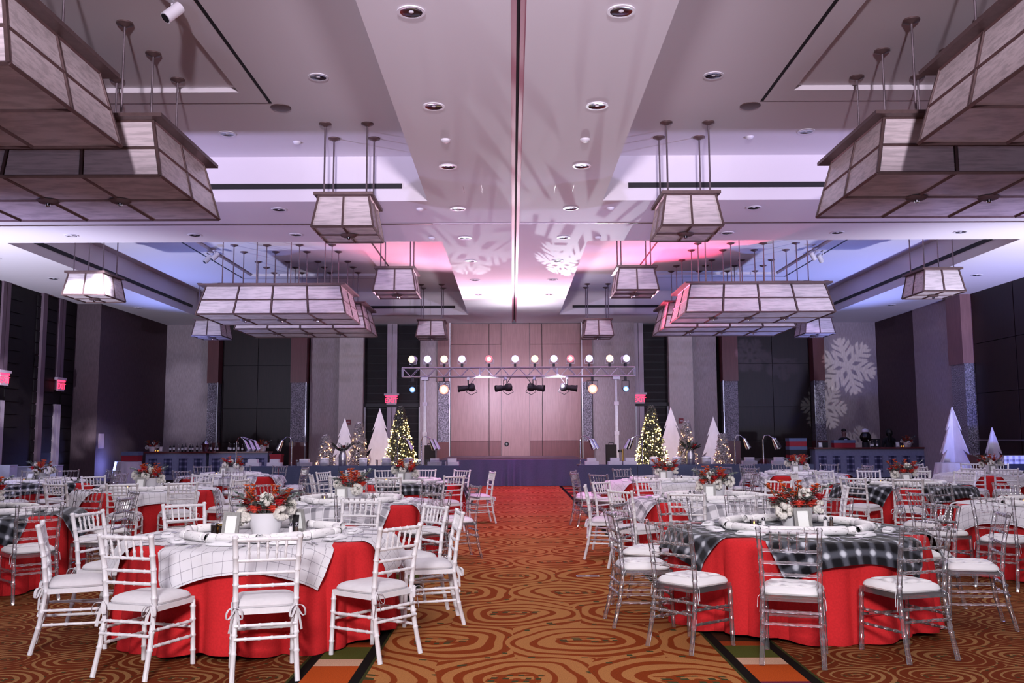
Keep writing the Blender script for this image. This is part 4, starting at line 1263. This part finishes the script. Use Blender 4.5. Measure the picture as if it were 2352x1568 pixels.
LED = {k: led('lens_' + k) for k in ('warm', 'white', 'red')}
LEDC = {'warm': 'warm white', 'white': 'cold white', 'red': 'reddish'}
for i, (px, k) in enumerate(((948, 'warm'), (982, 'white'), (1020, 'warm'), (1061, 'white'), (1123, 'red'), (1183, 'white'), (1228, 'warm'), (1272, 'white'), (1310, 'red'), (1353, 'white'), (1400, 'warm'), (1436, 'white'))):
    n = (ordn + ['ninth', 'tenth', 'eleventh', 'twelfth'])[i]
    place(LED[k], (at(px, 31.0), 30.86, 3.945), R(-25 if i == 0 else 20 if i == 11 else 0), '%s stage light glowing on top of the truss, %s from the left' % (LEDC[k], n), 'stage lights on top of the truss')


def hung(lens, r, m):
    t = thing('stage_light', 'x', 'stage light')
    rot = Matrix.Translation((0, 0, -.42)) @ Matrix.Rotation(R(90), 4, 'X')
    MB().lathe([(r * .5, -.2), (r, -.1), (r * 1.1, .12), (r * 1.0, .12)], 18).xf(rot).build('housing', m, t)
    MB().lathe([(r * 1.04, .122), (r * .68, .125)], 18, cap=False).xf(rot).build('lens_ring', lens + '_ring', t)
    MB().lathe([(r * .68, .125), (.02, .13)], 18).xf(rot).build('lens', lens, t)
    MB().tube([(-r - .03, 0, -.42), (-r - .03, 0, -.14), (r + .03, 0, -.14), (r + .03, 0, -.42)], .014, 6).build('yoke', 'black_metal', t)
    MB().box(-.04, .04, -.04, .04, -.14, .0).build('clamp', 'black_metal', t, smooth=False)
    return t


HB, HP = hung('lens_blue', .09, 'black_metal'), hung('lens_pink', .15, 'black_metal')
for px, h, s in ((948, HB, 'small blue-white stage light hanging at the left end of the truss'), (1020, HP, 'big pink-orange stage light hanging under the left of the truss'),
                 (1360, HP, 'big pink-orange stage light hanging under the right of the truss'), (1436, HB, 'small blue-white stage light hanging at the right end of the truss')):
    place(h, (at(px, 31), 30.86, 3.595), 0, s, 'stage lights under the truss')
EL = thing('profile_spotlight', 'x', 'spotlight')
rot = Matrix.Translation((0, 0, -.36)) @ Matrix.Rotation(R(84), 4, 'Y')
MB().lathe([(.07, -.34), (.1, -.3), (.1, -.12), (.085, -.1), (.085, .0), (.12, .03), (.14, .12), (.13, .2), (.06, .24)], 16).xf(rot).build('body', 'black_metal', EL)
MB().lathe([(.115, -.345), (.115, -.29), (.1, -.29), (.098, -.34)], 16, cap=False).xf(rot).build('lens_tube', 'black_metal', EL)
MB().lathe([(.09, -.33), (.02, -.325)], 16).xf(rot).build('lens', 'dark_glass', EL)
MB().tube([(0, -.16, -.36), (0, -.16, -.1), (0, .16, -.1), (0, .16, -.36)], .016, 6).build('yoke', 'black_metal', EL)
MB().box(-.04, .04, -.04, .04, -.1, 0).build('clamp', 'aluminium', EL, smooth=False)
MB().tube([(.22, 0, -.36), (.3, .02, -.5), (.1, .03, -.6), (-.06, .02, -.5), (.1, .1, -.2), (.25, .12, 0)], .012, 5).build('cable', 'rubber', EL)
for i, (px, rz, s) in enumerate(((1075, 0, 'pointing left, leftmost of four'), (1160, 20, 'pointing left, second of four'), (1227, 160, 'pointing right, third of four'), (1302, 180, 'pointing right, rightmost of four'))):
    place(EL, (at(px, 31), 30.85, 3.595), R(rz), 'black profile spotlight under the truss %s' % s, 'black profile spotlights')


# trees ---------------------------------------------------------------
def lit_tree(name, h, w, mleaf, mbulb, nl, nbulb, br, seed):
    rn = random.Random(seed)
    t = thing(name, 'x', 'christmas tree')
    MB().tube([(0, 0, 0), (0, 0, h * .95)], [.05, .008], 8).build('trunk', 'trunk', t)
    MB().lathe([(.16, 0), (.16, .03), (.06, .05)], 12).build('stand', 'black_metal', t)
    mb = MB()
    for k in range(nl):
        f = rn.random() ** .8; z = .12 * h + f * .88 * h
        rad = w * (1 - f) ** .95 * (.82 + .18 * math.sin(f * 38)) + .02
        a = rn.uniform(0, 2 * PI)
        q = rad * rn.uniform(.55, 1.0)
        c = Vector((q * math.cos(a), q * math.sin(a), z - .1 * rad))
        for j in range(4):
            d = Vector((math.cos(a) + rn.uniform(-.8, .8), math.sin(a) + rn.uniform(-.8, .8), rn.uniform(-.35, .5)))
            petal(mb, c, d, (0, 0, 1), rn.uniform(.08, .15), rn.uniform(.014, .026))
    # boughs run from the trunk so that the crown is one growth
    for k in range(60):
        f = k / 60; z = .12 * h + f * .86 * h; rad = w * (1 - f) ** .85 * .9; a = k * 2.4
        mb.tube([(0, 0, z), (rad * .6 * math.cos(a), rad * .6 * math.sin(a), z - .02), (rad * math.cos(a), rad * math.sin(a), z - .08 * rad)], [.02, .012, .004], 4)
    tag(mb.build('foliage', mleaf, t), kind='stuff')
    mb = MB()
    for k in range(nbulb):
        f = (k + rn.random()) / nbulb; f = .75 * (1 - math.sqrt(1 - f * .997)) + .25 * f; z = .1 * h + f * .9 * h
        rad = (w * (1 - f) ** .95 + .07) * rn.uniform(.9, 1.08); a = rn.uniform(0, 2 * PI)
        mb.ball((rad * math.cos(a), rad * math.sin(a), z - .06 * rad), br * rn.uniform(.8, 1.3), 6, 4)
    tag(mb.build('string_lights', mbulb, t), kind='stuff')
    return t


BIGT = lit_tree('christmas_tree', 2.5, .62, 'tree_green', 'bulb_warm', 2200, 460, .016, 5)
SMT = lit_tree('flocked_christmas_tree', 2.0, .43, 'tree_flocked', 'bulb_amber', 1400, 130, .014, 8)
SMT2 = lit_tree('flocked_christmas_tree', 1.62, .38, 'tree_flocked', 'bulb_amber', 1100, 95, .015, 9)
YT = 28.6
place(BIGT, (at(919, YT), YT, 0), .3, 'tall green christmas tree thick with warm lights, left of the stage', 'lit christmas trees')
place(BIGT, (at(1495, YT), YT, 0), 2.1, 'tall green christmas tree thick with warm lights, right of the stage', 'lit christmas trees')
place(SMT, (at(824, 29.3), 29.3, 0), 0, 'slim flocked tree with amber lights between the two left cutouts', 'lit christmas trees')
place(SMT, (at(1575, 29.3), 29.3, 0), 1.5, 'slim flocked tree with amber lights between the two right cutouts', 'lit christmas trees')
place(SMT2, (at(749, YT), YT, 0), 0, 'short flocked tree with amber lights, outermost on the left', 'lit christmas trees')
place(SMT2, (at(1657, YT), YT, 0), 1.0, 'short flocked tree with amber lights, outermost on the right', 'lit christmas trees')


def cutout(name, h, w, tiers=3, cross=False):
    t = thing(name, 'x', 'tree cutout')
    L = []
    z1 = h; 
    for k in range(tiers):
        zb = h * (1 - (k + 1) * (.86 / tiers)); wb = w * (k + 1.25) / (tiers + .25) / 2
        L.append((wb, zb)); 
        if k < tiers - 1: L.append((wb * .6, zb + h * .055))
    base = [(w * .5 + .04, 0)] if not cross else []
    right = L + ([(L[-1][0] * .62, L[-1][1] + h * .05), (w * .52, 0)])
    out = [(0, h)] + [(-x, z) for x, z in right] + [(x, z) for x, z in right[::-1]]
    MB().prism(out, -.018, .018).build('board', 'plywood_white', t, smooth=False)
    q = MB().prism([(-.18, 0), (.0, 0), (0, .9)], -.012, .012).xf(Matrix.Rotation(R(-90), 4, 'Z'))
    q.xf(Matrix.Translation((0, .02, 0)))
    if not cross: q.build('brace', 'plywood_white', t, smooth=False)
    else:
        MB().prism(out, -.018, .018).xf(Matrix.Rotation(R(90), 4, 'Z')).build('cross_board', 'plywood_white', t, smooth=False)
    return t


BC, SC, WC, WC2 = cutout('tree_cutout', 2.55, 1.25, 3), cutout('tree_cutout', 2.22, 1.12, 3), cutout('slotted_tree_cutout', 2.42, 1.45, 3, True), cutout('slotted_tree_cutout', 1.8, 1.0, 2, True)
YB = 30.35
place(BC, (at(872, YB), YB, 0), 0, 'tall white board tree cutout beside the left lit tree', 'white tree cutouts')
place(SC, (at(794, YB), YB - .2, 0), 0, 'shorter white board tree cutout farther left of the stage', 'white tree cutouts')
place(BC, (at(1540, YB), YB, 0), 0, 'tall white board tree cutout beside the right lit tree', 'white tree cutouts')
place(SC, (at(1634, YB), YB - .2, 0), 0, 'shorter white board tree cutout farther right of the stage', 'white tree cutouts')
place(WC, (13.05, 27.2, 0), R(25), 'tall slotted white tree cutout by the right wall', 'white tree cutouts')
place(WC2, (14.1, 27.0, 0), R(25), 'small slotted white tree cutout near the right wall', 'white tree cutouts')


# buffet lines -----------------------------------------------------------
sm, topm = {}, {}
for side, x0, w in (('left', -8.5, 1.74), ('right', 1.92, 1.7)):
    for i in range(4):
        t = thing('buffet_table', 'long buffet table with grey-blue skirt, %s from the %s end of the %s line' % (ordn[i], 'left', side), 'table', (x0 + i * w, 26.7, 0), 0, 'buffet tables')
        MB().box(0, w - .01, .0, .76, .72, .757).build('tabletop', 'grey_linen', t, smooth=False)
        if w not in sm: sm[w] = skirt_mesh(w - .01, .755, 16, .012).mesh('skirt', 'grey_linen')
        link('skirt', sm[w], t)
        for x in (.1, w - .12):
            for y in (.1, .66): MB().tube([(x, y, 0), (x, y, .72)], .02, 6).build('leg', 'black_metal', t)
    for i in range(2):
        gx = x0 + .15 + (i + .9) * 2.3
        g = thing('sneeze_guard', 'low clear glass guard over the %s part of the %s buffet' % (('outer' if (i == 0) == (side == 'left') else 'inner'), side), 'glass guard', (gx, 26.72, .757))
        MB().box(0, 2.1, .0, .008, .02, .17).build('front_pane', 'pane', g, smooth=False)
        MB().box(0, 2.1, .0, .3, .172, .18).build('top_pane', 'pane', g, smooth=False)
        for x in (.03, 2.07):
            for y in (.02, .28): MB().tube([(x, y, 0), (x, y, .172)], .01, 6).build('post', 'chrome', g)


def heat_lamp(nh):
    t = thing('carving_lamp', 'x', 'lamp')
    MB().lathe([(.13, 0), (.13, .015), (.03, .03)], 18).build('base', 'chrome', t)
    MB().tube([(0, 0, .02), (0, 0, .72)], .02, 10).build('pole', 'chrome', t)
    for k in range(nh):
        y = (k - (nh - 1) / 2) * .16; dx = .28 + .1 * k
        MB().tube([(0, 0, .7), (.05, y * .3, .83), (.15, y * .7, .85), (dx, y, .74)], .011, 8).build('arm', 'chrome', t)
        q = Matrix.Translation((dx, y, .74)) @ Matrix.Rotation(R(-24), 4, 'Y')
        s = MB().lathe([(.02, .02), (.045, 0), (.085, -.3), (.08, -.3), (.04, -.01)], 18, cap=False).xf(q).build('shade', 'chrome', t)
        MB().ball((0, 0, -.29), .042, 10, 6).xf(q).build('bulb', 'ceramic', s)
    return t


HL = {n: heat_lamp(n) for n in (1, 2, 3)}
for px, n, rz, s in ((541, 3, 0, 'three-headed chrome carving lamp at the far left of the left buffet'), (668, 1, 180, 'one-headed chrome carving lamp facing left on the left buffet'),
                     (912, 1, 0, 'one-headed chrome carving lamp before the left lit tree'), (966, 2, 0, 'two-headed chrome carving lamp at the inner end of the left buffet'),
                     (1332, 2, 0, 'two-headed chrome carving lamp at the inner end of the right buffet'), (1475, 2, 180, 'two-headed chrome carving lamp before the right lit tree'),
                     (1688, 1, 0, 'one-headed chrome carving lamp near the outer right buffet'), (1753, 2, 0, 'two-headed chrome carving lamp at the outer end of the right buffet')):
    place(HL[n], (at(px, 27), 27.15, .757), R(rz), s, 'chrome carving lamps')


def crock(name, w, h, lid):
    t = thing(name, 'x', 'serving dish')
    MB().lathe([(w * .46, 0), (w * .5, h * .1), (w * .5, h * .9), (w * .46, h), (w * .44, h * .97), (w * .42, h * .2)], 20).build('pot', 'ceramic' if not lid else 'steel', t)
    MB().lathe([(w * .52, h), (w * .5, h + .02), (w * .3, h + .035), (.02, h + .045)], 20).build('lid', 'ceramic', t)
    return t


def riser(name):
    t = thing(name, 'x', 'serving dish')
    MB().box(-.2, .2, -.14, .14, 0, .1).build('riser', 'white_plastic', t, smooth=False)
    MB().box(-.13, .13, -.1, .1, .1, .2).build('tray', 'ceramic', t, smooth=False)
    return t


CR, RS = crock('serving_crock', .27, .19, False), riser('tiered_serving_stand')
dn = ['first', 'second', 'third', 'fourth', 'fifth', 'sixth', 'seventh', 'eighth']
for side, lst in (('left', ((746, CR), (835, CR), (887, CR), (938, CR), (583, RS), (632, RS), (700, RS), (998, RS), (1038, RS))),
                  ('right', ((1500, CR), (1552, CR), (1620, CR), (1357, RS), (1410, RS), (1444, RS), (1718, RS), (1786, RS)))):
    cnt = {}
    for px, o in lst:
        cnt[o] = cnt.get(o, 0) + 1
        place(o, (at(px, 27.2), 27.25, .757), 0, 'white %s on the %s buffet, %s from the left' % ('lidded crock' if o is CR else 'tiered serving stand', side, dn[cnt[o] - 1]), 'serving dishes on the buffets')
CAN = thing('milk_can', 'x', 'vase')
MB().lathe([(.12, 0), (.125, .02), (.125, .3), (.09, .38), (.1, .42), (.085, .42)], 20).build('can', 'steel', CAN)
for s in (-1, 1): MB().tube([(s * .125, 0, .26), (s * .17, 0, .24), (s * .17, 0, .16), (s * .125, 0, .14)], .008, 6).build('handle', 'steel', CAN)
for i in range(14):
    a = 2 * PI * i / 14; mb = MB(); e = Vector((.3 * math.cos(a) * rnd.uniform(.6, 1.1), .26 * math.sin(a), .42 + rnd.uniform(.08, .26)))
    for k in range(18):
        c = Vector((0, 0, .4)).lerp(e, .2 + .8 * k / 17)
        petal(mb, c, (math.cos(a + (1 if k % 2 else -1) * .8), math.sin(a + (1 if k % 2 else -1) * .8), .1), (0, 0, 1), .1, .016)
    mb.tube([(0, 0, .38), e], .006, 4)
    mb.build('pine_sprig', 'leaf_green' if i % 3 else 'leaf_grey', CAN)
rose(.07, 'rose_red', 'rose', CAN, (.05, -.12, .55)); rose(.06, 'rose_red', 'rose', CAN, (-.1, -.1, .5))
place(CAN, (at(788, 27.25), 27.27, .757), 0, 'steel milk can of pine and red roses on the left buffet', 'milk cans of greenery')
place(CAN, (at(1584, 27.25), 27.27, .757), 1.2, 'steel milk can of pine and red roses on the right buffet', 'milk cans of greenery')
t = thing('brass_post', 'thin brass post standing behind the right buffet', 'post', (at(1428, 28.0), 28.0, 0))
MB().tube([(0, 0, .02), (0, 0, 1.2)], .03, 10).build('tube', 'brass', t)
MB().lathe([(.16, 0), (.15, .02), (.03, .04)], 16).build('base', 'brass', t)


# bars ---------------------------------------------------------------------
def bar(name, w, h, d, n, label, loc, rz=0):
    t = thing(name, label, 'bar counter', loc, rz)
    MB().box(0, w, 0, d, 0, h - .05).build('body', 'bar_grey', t, smooth=False)
    MB().box(-.05, w + .03, -.06, d + .03, h - .05, h).build('counter_top', 'bar_top', t, smooth=False)
    MB().box(0, w, -.02, 0, 0, .1).build('kick_board', 'espresso', t, smooth=False)
    for i in range(n):
        x = w * (i + .5) / n
        f = MB(); a, z0, z1 = w / n * .28, .28, .86
        f.box(x - a - .02, x - a, -.02, 0, z0 - .02, z1 + .02).box(x + a, x + a + .02, -.02, 0, z0 - .02, z1 + .02).box(x - a - .02, x + a + .02, -.02, 0, z1, z1 + .02).box(x - a - .02, x + a + .02, -.02, 0, z0 - .02, z0)
        f.build('panel_frame', 'bar_grey', t, smooth=False)
        m = MB().slab([(x - a, -.012, z0), (x + a, -.012, z0), (x + a, -.012, z1), (x - a, -.012, z1)], (0, .01, 0)); m.uv = [(p[0] - x + .095, p[2]) for p in m.v]
        m.build('plaid_panel', 'bar_plaid', t, smooth=False)
    return t


BY = 33.0
bx = at(337, BY)
bar('bar_counter', 2.17, 1.1, .6, 4, 'grey bar counter with plaid inset panels on the left, outer half', (bx, BY, 0))
bar('bar_counter', 2.1, 1.1, .6, 4, 'grey bar counter with plaid inset panels on the left, inner half', (bx + 2.27, BY, 0))
bar('bar_counter', 4.0, 1.16, .6, 8, 'long grey bar counter with plaid inset panels near the right wall', (10.85, BY, 0))
zl = 1.1
place(ARR, (at(351, BY + .3), BY + .35, zl), 0, 'dark flower arrangement on the outer end of the left bar')
place(ARR, (at(603, BY + .3), BY + .35, zl), 1, 'dark flower arrangement on the inner end of the left bar')
place(FRM, (at(371, BY + .1), BY + .1, zl), 0, 'small framed sign on the outer end of the left bar')
place(FRM, (at(572, BY + .1), BY + .1, zl), 0, 'small framed sign on the inner end of the left bar')
for i, px in enumerate((357, 363)): place(VOT, (at(px, BY), BY + .08, zl), 0, 'tea light on the outer end of the left bar, %s of two' % ('left', 'right')[i], 'tea lights on the left bar')
for i, px in enumerate((589, 594)): place(VOT, (at(px, BY), BY + .08, zl), 0, 'tea light on the inner end of the left bar, %s of two' % ('left', 'right')[i], 'tea lights on the left bar')


def bottle(m, h=.29):
    t = thing('bottle', 'x', 'bottle'); r = .037
    MB().lathe([(r * .95, 0), (r, .01), (r, h * .58), (r * .7, h * .68), (r * .36, h * .76), (r * .34, h * .93)], 14).build('body', m, t)
    MB().lathe([(r * .4, h * .92), (r * .4, h), (r * .2, h)], 10).build('cap', 'chrome', t)
    MB().lathe([(r * 1.02, h * .2), (r * 1.02, h * .48)], 14, cap=False).build('bottle_label', 'card_white', t)
    return t


BT = [bottle('dark_glass'), bottle('pane', .26), bottle('cola_glass', .32)]
for i, px in enumerate((393, 399, 412, 418, 428, 436, 444, 452, 464, 476, 486, 494, 501, 525, 531, 537, 549, 556)):
    k = (0, 2, 1, 0, 2, 0, 0, 2, 1)[i % 9]
    place(BT[k], (at(px, BY + .25), BY + .25 + .1 * (i % 2), zl), 0, '%s on the left bar, %s of eighteen from its outer end' % (('dark bottle', 'clear bottle', 'brown bottle')[k], (ordn + ['ninth', 'tenth', 'eleventh', 'twelfth', 'thirteenth', 'fourteenth', 'fifteenth', 'sixteenth', 'seventeenth', 'eighteenth'])[i]), 'bottles on the left bar')
bowl = thing('ice_bucket', 'shiny silver ice bucket among the bottles on the left bar', 'bucket', (at(470, BY), BY + .22, zl))
MB().lathe([(.1, 0), (.11, .02), (.15, .26), (.16, .27), (.145, .27), (.1, .03)], 20).build('pail', 'chrome', bowl)
MB().lathe([(.13, .27), (.12, .33), (.05, .4), (.02, .44)], 20).build('lid', 'chrome', bowl)


def box(name, label, cat, loc, d, m, lid=None, rz=0, group=None):
    t = thing(name, label, cat, loc, rz, group)
    MB().box(-d[0] / 2, d[0] / 2, -d[1] / 2, d[1] / 2, 0, d[2]).build('body', m, t, smooth=False)
    k = .012
    MB().box(-d[0] / 2 - k, d[0] / 2 + k, -d[1] / 2 - k, d[1] / 2 + k, d[2] * (.62 if lid else .94), d[2] + .004).build('lid', lid or m, t, smooth=False)
    return t


zr = 1.16
for i in range(5):
    box('storage_crate', '%s crate, %s from the top of the stack beside the right bar' % (('blue-lidded red', 'blue-lidded dark', 'red-lidded dark', 'blue-lidded red', 'red-lidded dark')[i], dn[i]), 'crate', (10.3, 33.4, 1.2 - .3 * i), (.62, .45, .295),
        ('crate_red', 'crate_dark', 'crate_dark', 'crate_red', 'crate_dark')[i], ('crate_blue', 'crate_blue', 'crate_red', 'crate_blue', 'crate_red')[i], 0, 'crates beside the right bar')
box('storage_crate', 'red box with a blue lid on the right bar before the bartender', 'crate', (at(1932, 33.2), 33.15, zr), (.75, .3, .26), 'crate_red', 'crate_blue')
box('till_screen', 'dark boxy till standing on the right bar', 'till', (at(2009, 33.2), 33.25, zr), (.26, .22, .3), 'crate_dark')
box('till_screen', 'dark box at the outer end of the right bar behind the cards', 'till', (at(1890, 33.3), 33.45, zr), (.3, .2, .2), 'crate_dark')
place(FRM, (at(1881, 33.1), 33.1, zr), 0, 'small white card at the aisle end of the right bar')
place(FRM, (at(2058, 33.1), 33.1, zr), 0, 'small white card near the wall end of the right bar')
for i, px in enumerate((2068, 2073)): place(VOT, (at(px, BY), BY + .08, zr), 0, 'tea light near the wall end of the right bar, %s of two' % ('left', 'right')[i], 'tea lights on the right bar')
for i, px in enumerate((1999, 2003, 2013)): place(BT[1], (at(px, 33.0), 33.08, zr), 0, 'clear bottle before the dark till on the right bar, %s of three' % ('left', 'middle', 'right')[i], 'bottles on the right bar')
dsp = thing('drinks_dispenser', 'round glass drinks dispenser with a white lid on the right bar', 'dispenser', (at(1985, 33.2), 33.2, zr))
MB().lathe([(.13, 0), (.13, .18)], 20).build('stand', 'crate_dark', dsp)
MB().ball((0, 0, .36), .2, 16, 10, (1, 1, 1)).build('jar', 'dark_glass', dsp)
MB().lathe([(.1, .53), (.13, .55), (.12, .62), (.03, .68)], 18).build('lid', 'ceramic', dsp)
MB().tube([(0, -.2, .26), (0, -.25, .26), (0, -.25, .22)], .015, 8).build('tap', 'chrome', dsp)
place(ARR, (14.3, 33.3, zr), .7, 'flower arrangement at the wall end of the right bar')

# left side clutter ---------------------------------------------------------
for i, (x, y, d) in enumerate(((at(115, 25.0), 25.0, (.6, .45, .43)), (at(64, 25.4), 25.4, (.5, .45, .41)), (at(12, 24.6), 24.6, (.55, .45, .44)))):
    s = ('nearest the wall pier', 'middle of three stacks', 'at the left edge')[i]
    box('carton', 'white cardboard carton, lower of its stack, %s' % s, 'carton', (x, y, 0), d, 'carton', None, R(8), 'cartons on the left')
    box('carton', 'white cardboard carton, upper of its stack, %s' % s, 'carton', (x, y, d[2] + .005), d, 'carton', None, R(5), 'cartons on the left')
sc = MB(); N = 96
for j in range(9):
    f = j / 8
    for k in range(N):
        a = 2 * PI * k / N; q = (.42 + .12 * f) * (1 + .09 * f * math.sin(14 * a))
        sc.v.append((q * math.cos(a), q * math.sin(a), .8 - .795 * f))
sc.f = [(j * N + k, (j + 1) * N + k, (j + 1) * N + (k + 1) % N, j * N + (k + 1) % N) for j in range(8) for k in range(N)] + [tuple(range(N))]
sc.mi = [0] * len(sc.f)
scm = sc.mesh('draped_cloth', 'white_linen')
def draped(label, loc):
    t = thing('draped_side_table', label, 'table', loc)
    link('cloth', scm, t)
    MB().lathe([(.4, .78), (.4, .797)], 24).build('tabletop', 'bar_top', t)
    MB().lathe([(.3, 0), (.3, .02), (.04, .04), (.04, .78)], 16).build('pedestal', 'black_metal', t)
draped('small round table in a pleated white cloth beside the left bar', (at(298, 31.5), 31.5, 0))
box('storage_crate', 'blue-lidded box on the small white table by the left bar', 'crate', (at(306, 31.5), 31.5, .81), (.56, .4, .32), 'crate_red', 'crate_blue')
draped('small round table in a white cloth before the tall right tree cutout', (at(2178, 26.3), 26.3, 0))
t = thing('draped_counter', 'dark draped counter with a patterned grey top band by the right wall', 'table', (13.35, 25.0, 0))
MB().box(0, 1.35, 0, .7, 0, .8).build('body', 'crate_dark', t, smooth=False)
m = MB().box(-.02, 1.37, -.02, .72, .8, 1.02); m.uv = [(p[0], p[2] + p[1]) for p in m.v]
m.build('patterned_band', 'grey_plaid', t, smooth=False)
place(HL[1], (14.35, 25.3, 1.024), R(20), 'chrome carving lamp on the dark counter by the right wall')
box('storage_crate', 'red crate standing at the inner end of the left bar', 'crate', (bx + 4.65, 33.2, 0), (.4, .4, 1.0), 'crate_red', None)


# people -------------------------------------------------------------------
def person(name, label, loc, rz, tone):
    t = thing(name, label, 'person', loc, rz)
    V = [(0, 0, .98), (0, 0, 1.15), (0, .01, 1.35), (0, 0, 1.47), (0, .0, 1.55), (0, -.01, 1.66), (0, -.01, 1.76),
         (-.1, 0, .92), (-.1, -.02, .5), (-.1, .02, .08), (-.1, -.13, .04), (.1, 0, .92), (.1, -.02, .5), (.1, .02, .08), (.1, -.13, .04),
         (-.19, 0, 1.42), (-.26, .0, 1.14), (-.22, -.2, 1.08), (-.2, -.27, 1.09), (.19, 0, 1.42), (.26, 0, 1.14), (.22, -.2, 1.08), (.2, -.27, 1.09)]
    E = [(0, 1), (1, 2), (2, 3), (3, 4), (4, 5), (5, 6), (0, 7), (7, 8), (8, 9), (9, 10), (0, 11), (11, 12), (12, 13), (13, 14), (3, 15), (15, 16), (16, 17), (17, 18), (3, 19), (19, 20), (20, 21), (21, 22)]
    RD = [(.17, .11), (.155, .1), (.18, .12), (.1, .08), (.055, .055), (.082, .1), (.075, .09), (.09, .09), (.065, .065), (.05, .05), (.04, .035), (.09, .09), (.065, .065), (.05, .05), (.04, .035),
          (.075, .075), (.05, .05), (.04, .04), (.036, .024), (.075, .075), (.05, .05), (.04, .04), (.036, .024)]
    me = bpy.data.meshes.new('body'); me.from_pydata(V, E, [])
    o = bpy.data.objects.new('body', me); C.objects.link(o)
    sk = o.modifiers.new('s', 'SKIN'); sk.use_smooth_shade = True
    for i, r in enumerate(RD): me.skin_vertices[0].data[i].radius = r
    me.skin_vertices[0].data[0].use_root = True
    ss = o.modifiers.new('d', 'SUBSURF'); ss.levels = 2; ss.render_levels = 2
    nm = bpy.data.meshes.new_from_object(o.evaluated_get(bpy.context.evaluated_depsgraph_get()))
    bpy.data.objects.remove(o)
    nm.materials.clear(); nm.materials.append(M[tone]); nm.materials.append(M['skin'])
    for p in nm.polygons:
        c = p.center
        p.material_index = 1 if c.z > 1.52 or (c.y < -.215 and 1.0 < c.z < 1.15) else 0
        p.use_smooth = True
    link('body', nm, t)
    for s in (-1, 1):
        mb = MB()
        for k in range(4):
            x = s * .2 + (k - 1.5) * .019; l = (.055, .068, .072, .06)[k]
            mb.tube([(x, -.27, 1.09), (x, -.27 - l * .6, 1.086), (x, -.27 - l, 1.07)], [.0095, .0085, .006], 6)
        mb.tube([(s * .168, -.25, 1.09), (s * .15, -.29, 1.08), (s * .155, -.315, 1.07)], [.011, .009, .006], 6)
        mb.build('hand', 'skin', t)
    return t


p = person('person', 'man in a dark suit and pale shirt standing behind the right bar', (at(1937, 34.2), 34.25, 0), R(8), 'suit')
MB().slab([(-.055, -.128, 1.47), (.055, -.128, 1.47), (.03, -.15, 1.15), (-.03, -.15, 1.15)], (0, .03, 0)).build('shirt_front', 'shirt', p, smooth=False)
MB().ball((0, .005, 1.78), .098, 14, 8, (.9, 1.02, .66)).build('hair', 'hair', p)
for s in (-1, 1):
    MB().ball((s * .033, -.098, 1.715), .012, 8, 6).build('eye', 'hair', p)
    MB().ball((s * .086, .0, 1.7), .025, 8, 6, (.35, .7, 1.1)).build('ear', 'skin', p)
MB().ball((0, -.115, 1.685), .017, 8, 6, (.7, 1, 1.5)).build('nose', 'skin', p)
MB().ball((0, -.098, 1.645), .022, 8, 5, (1.1, .4, .3)).build('mouth', 'berry', p)
p = person('person', 'long-haired person in black standing behind the right bar, facing away', (at(2040, 34.2), 34.25, 0), R(180), 'suit')
MB().ball((0, .02, 1.68), .13, 14, 10, (.95, 1.0, 1.25)).build('hair', 'hair', p)
MB().tube([(0, .07, 1.68), (0, .1, 1.5), (0, .11, 1.32)], [.1, .12, .07], 12, flat=.5).build('hair_length', 'hair', p)
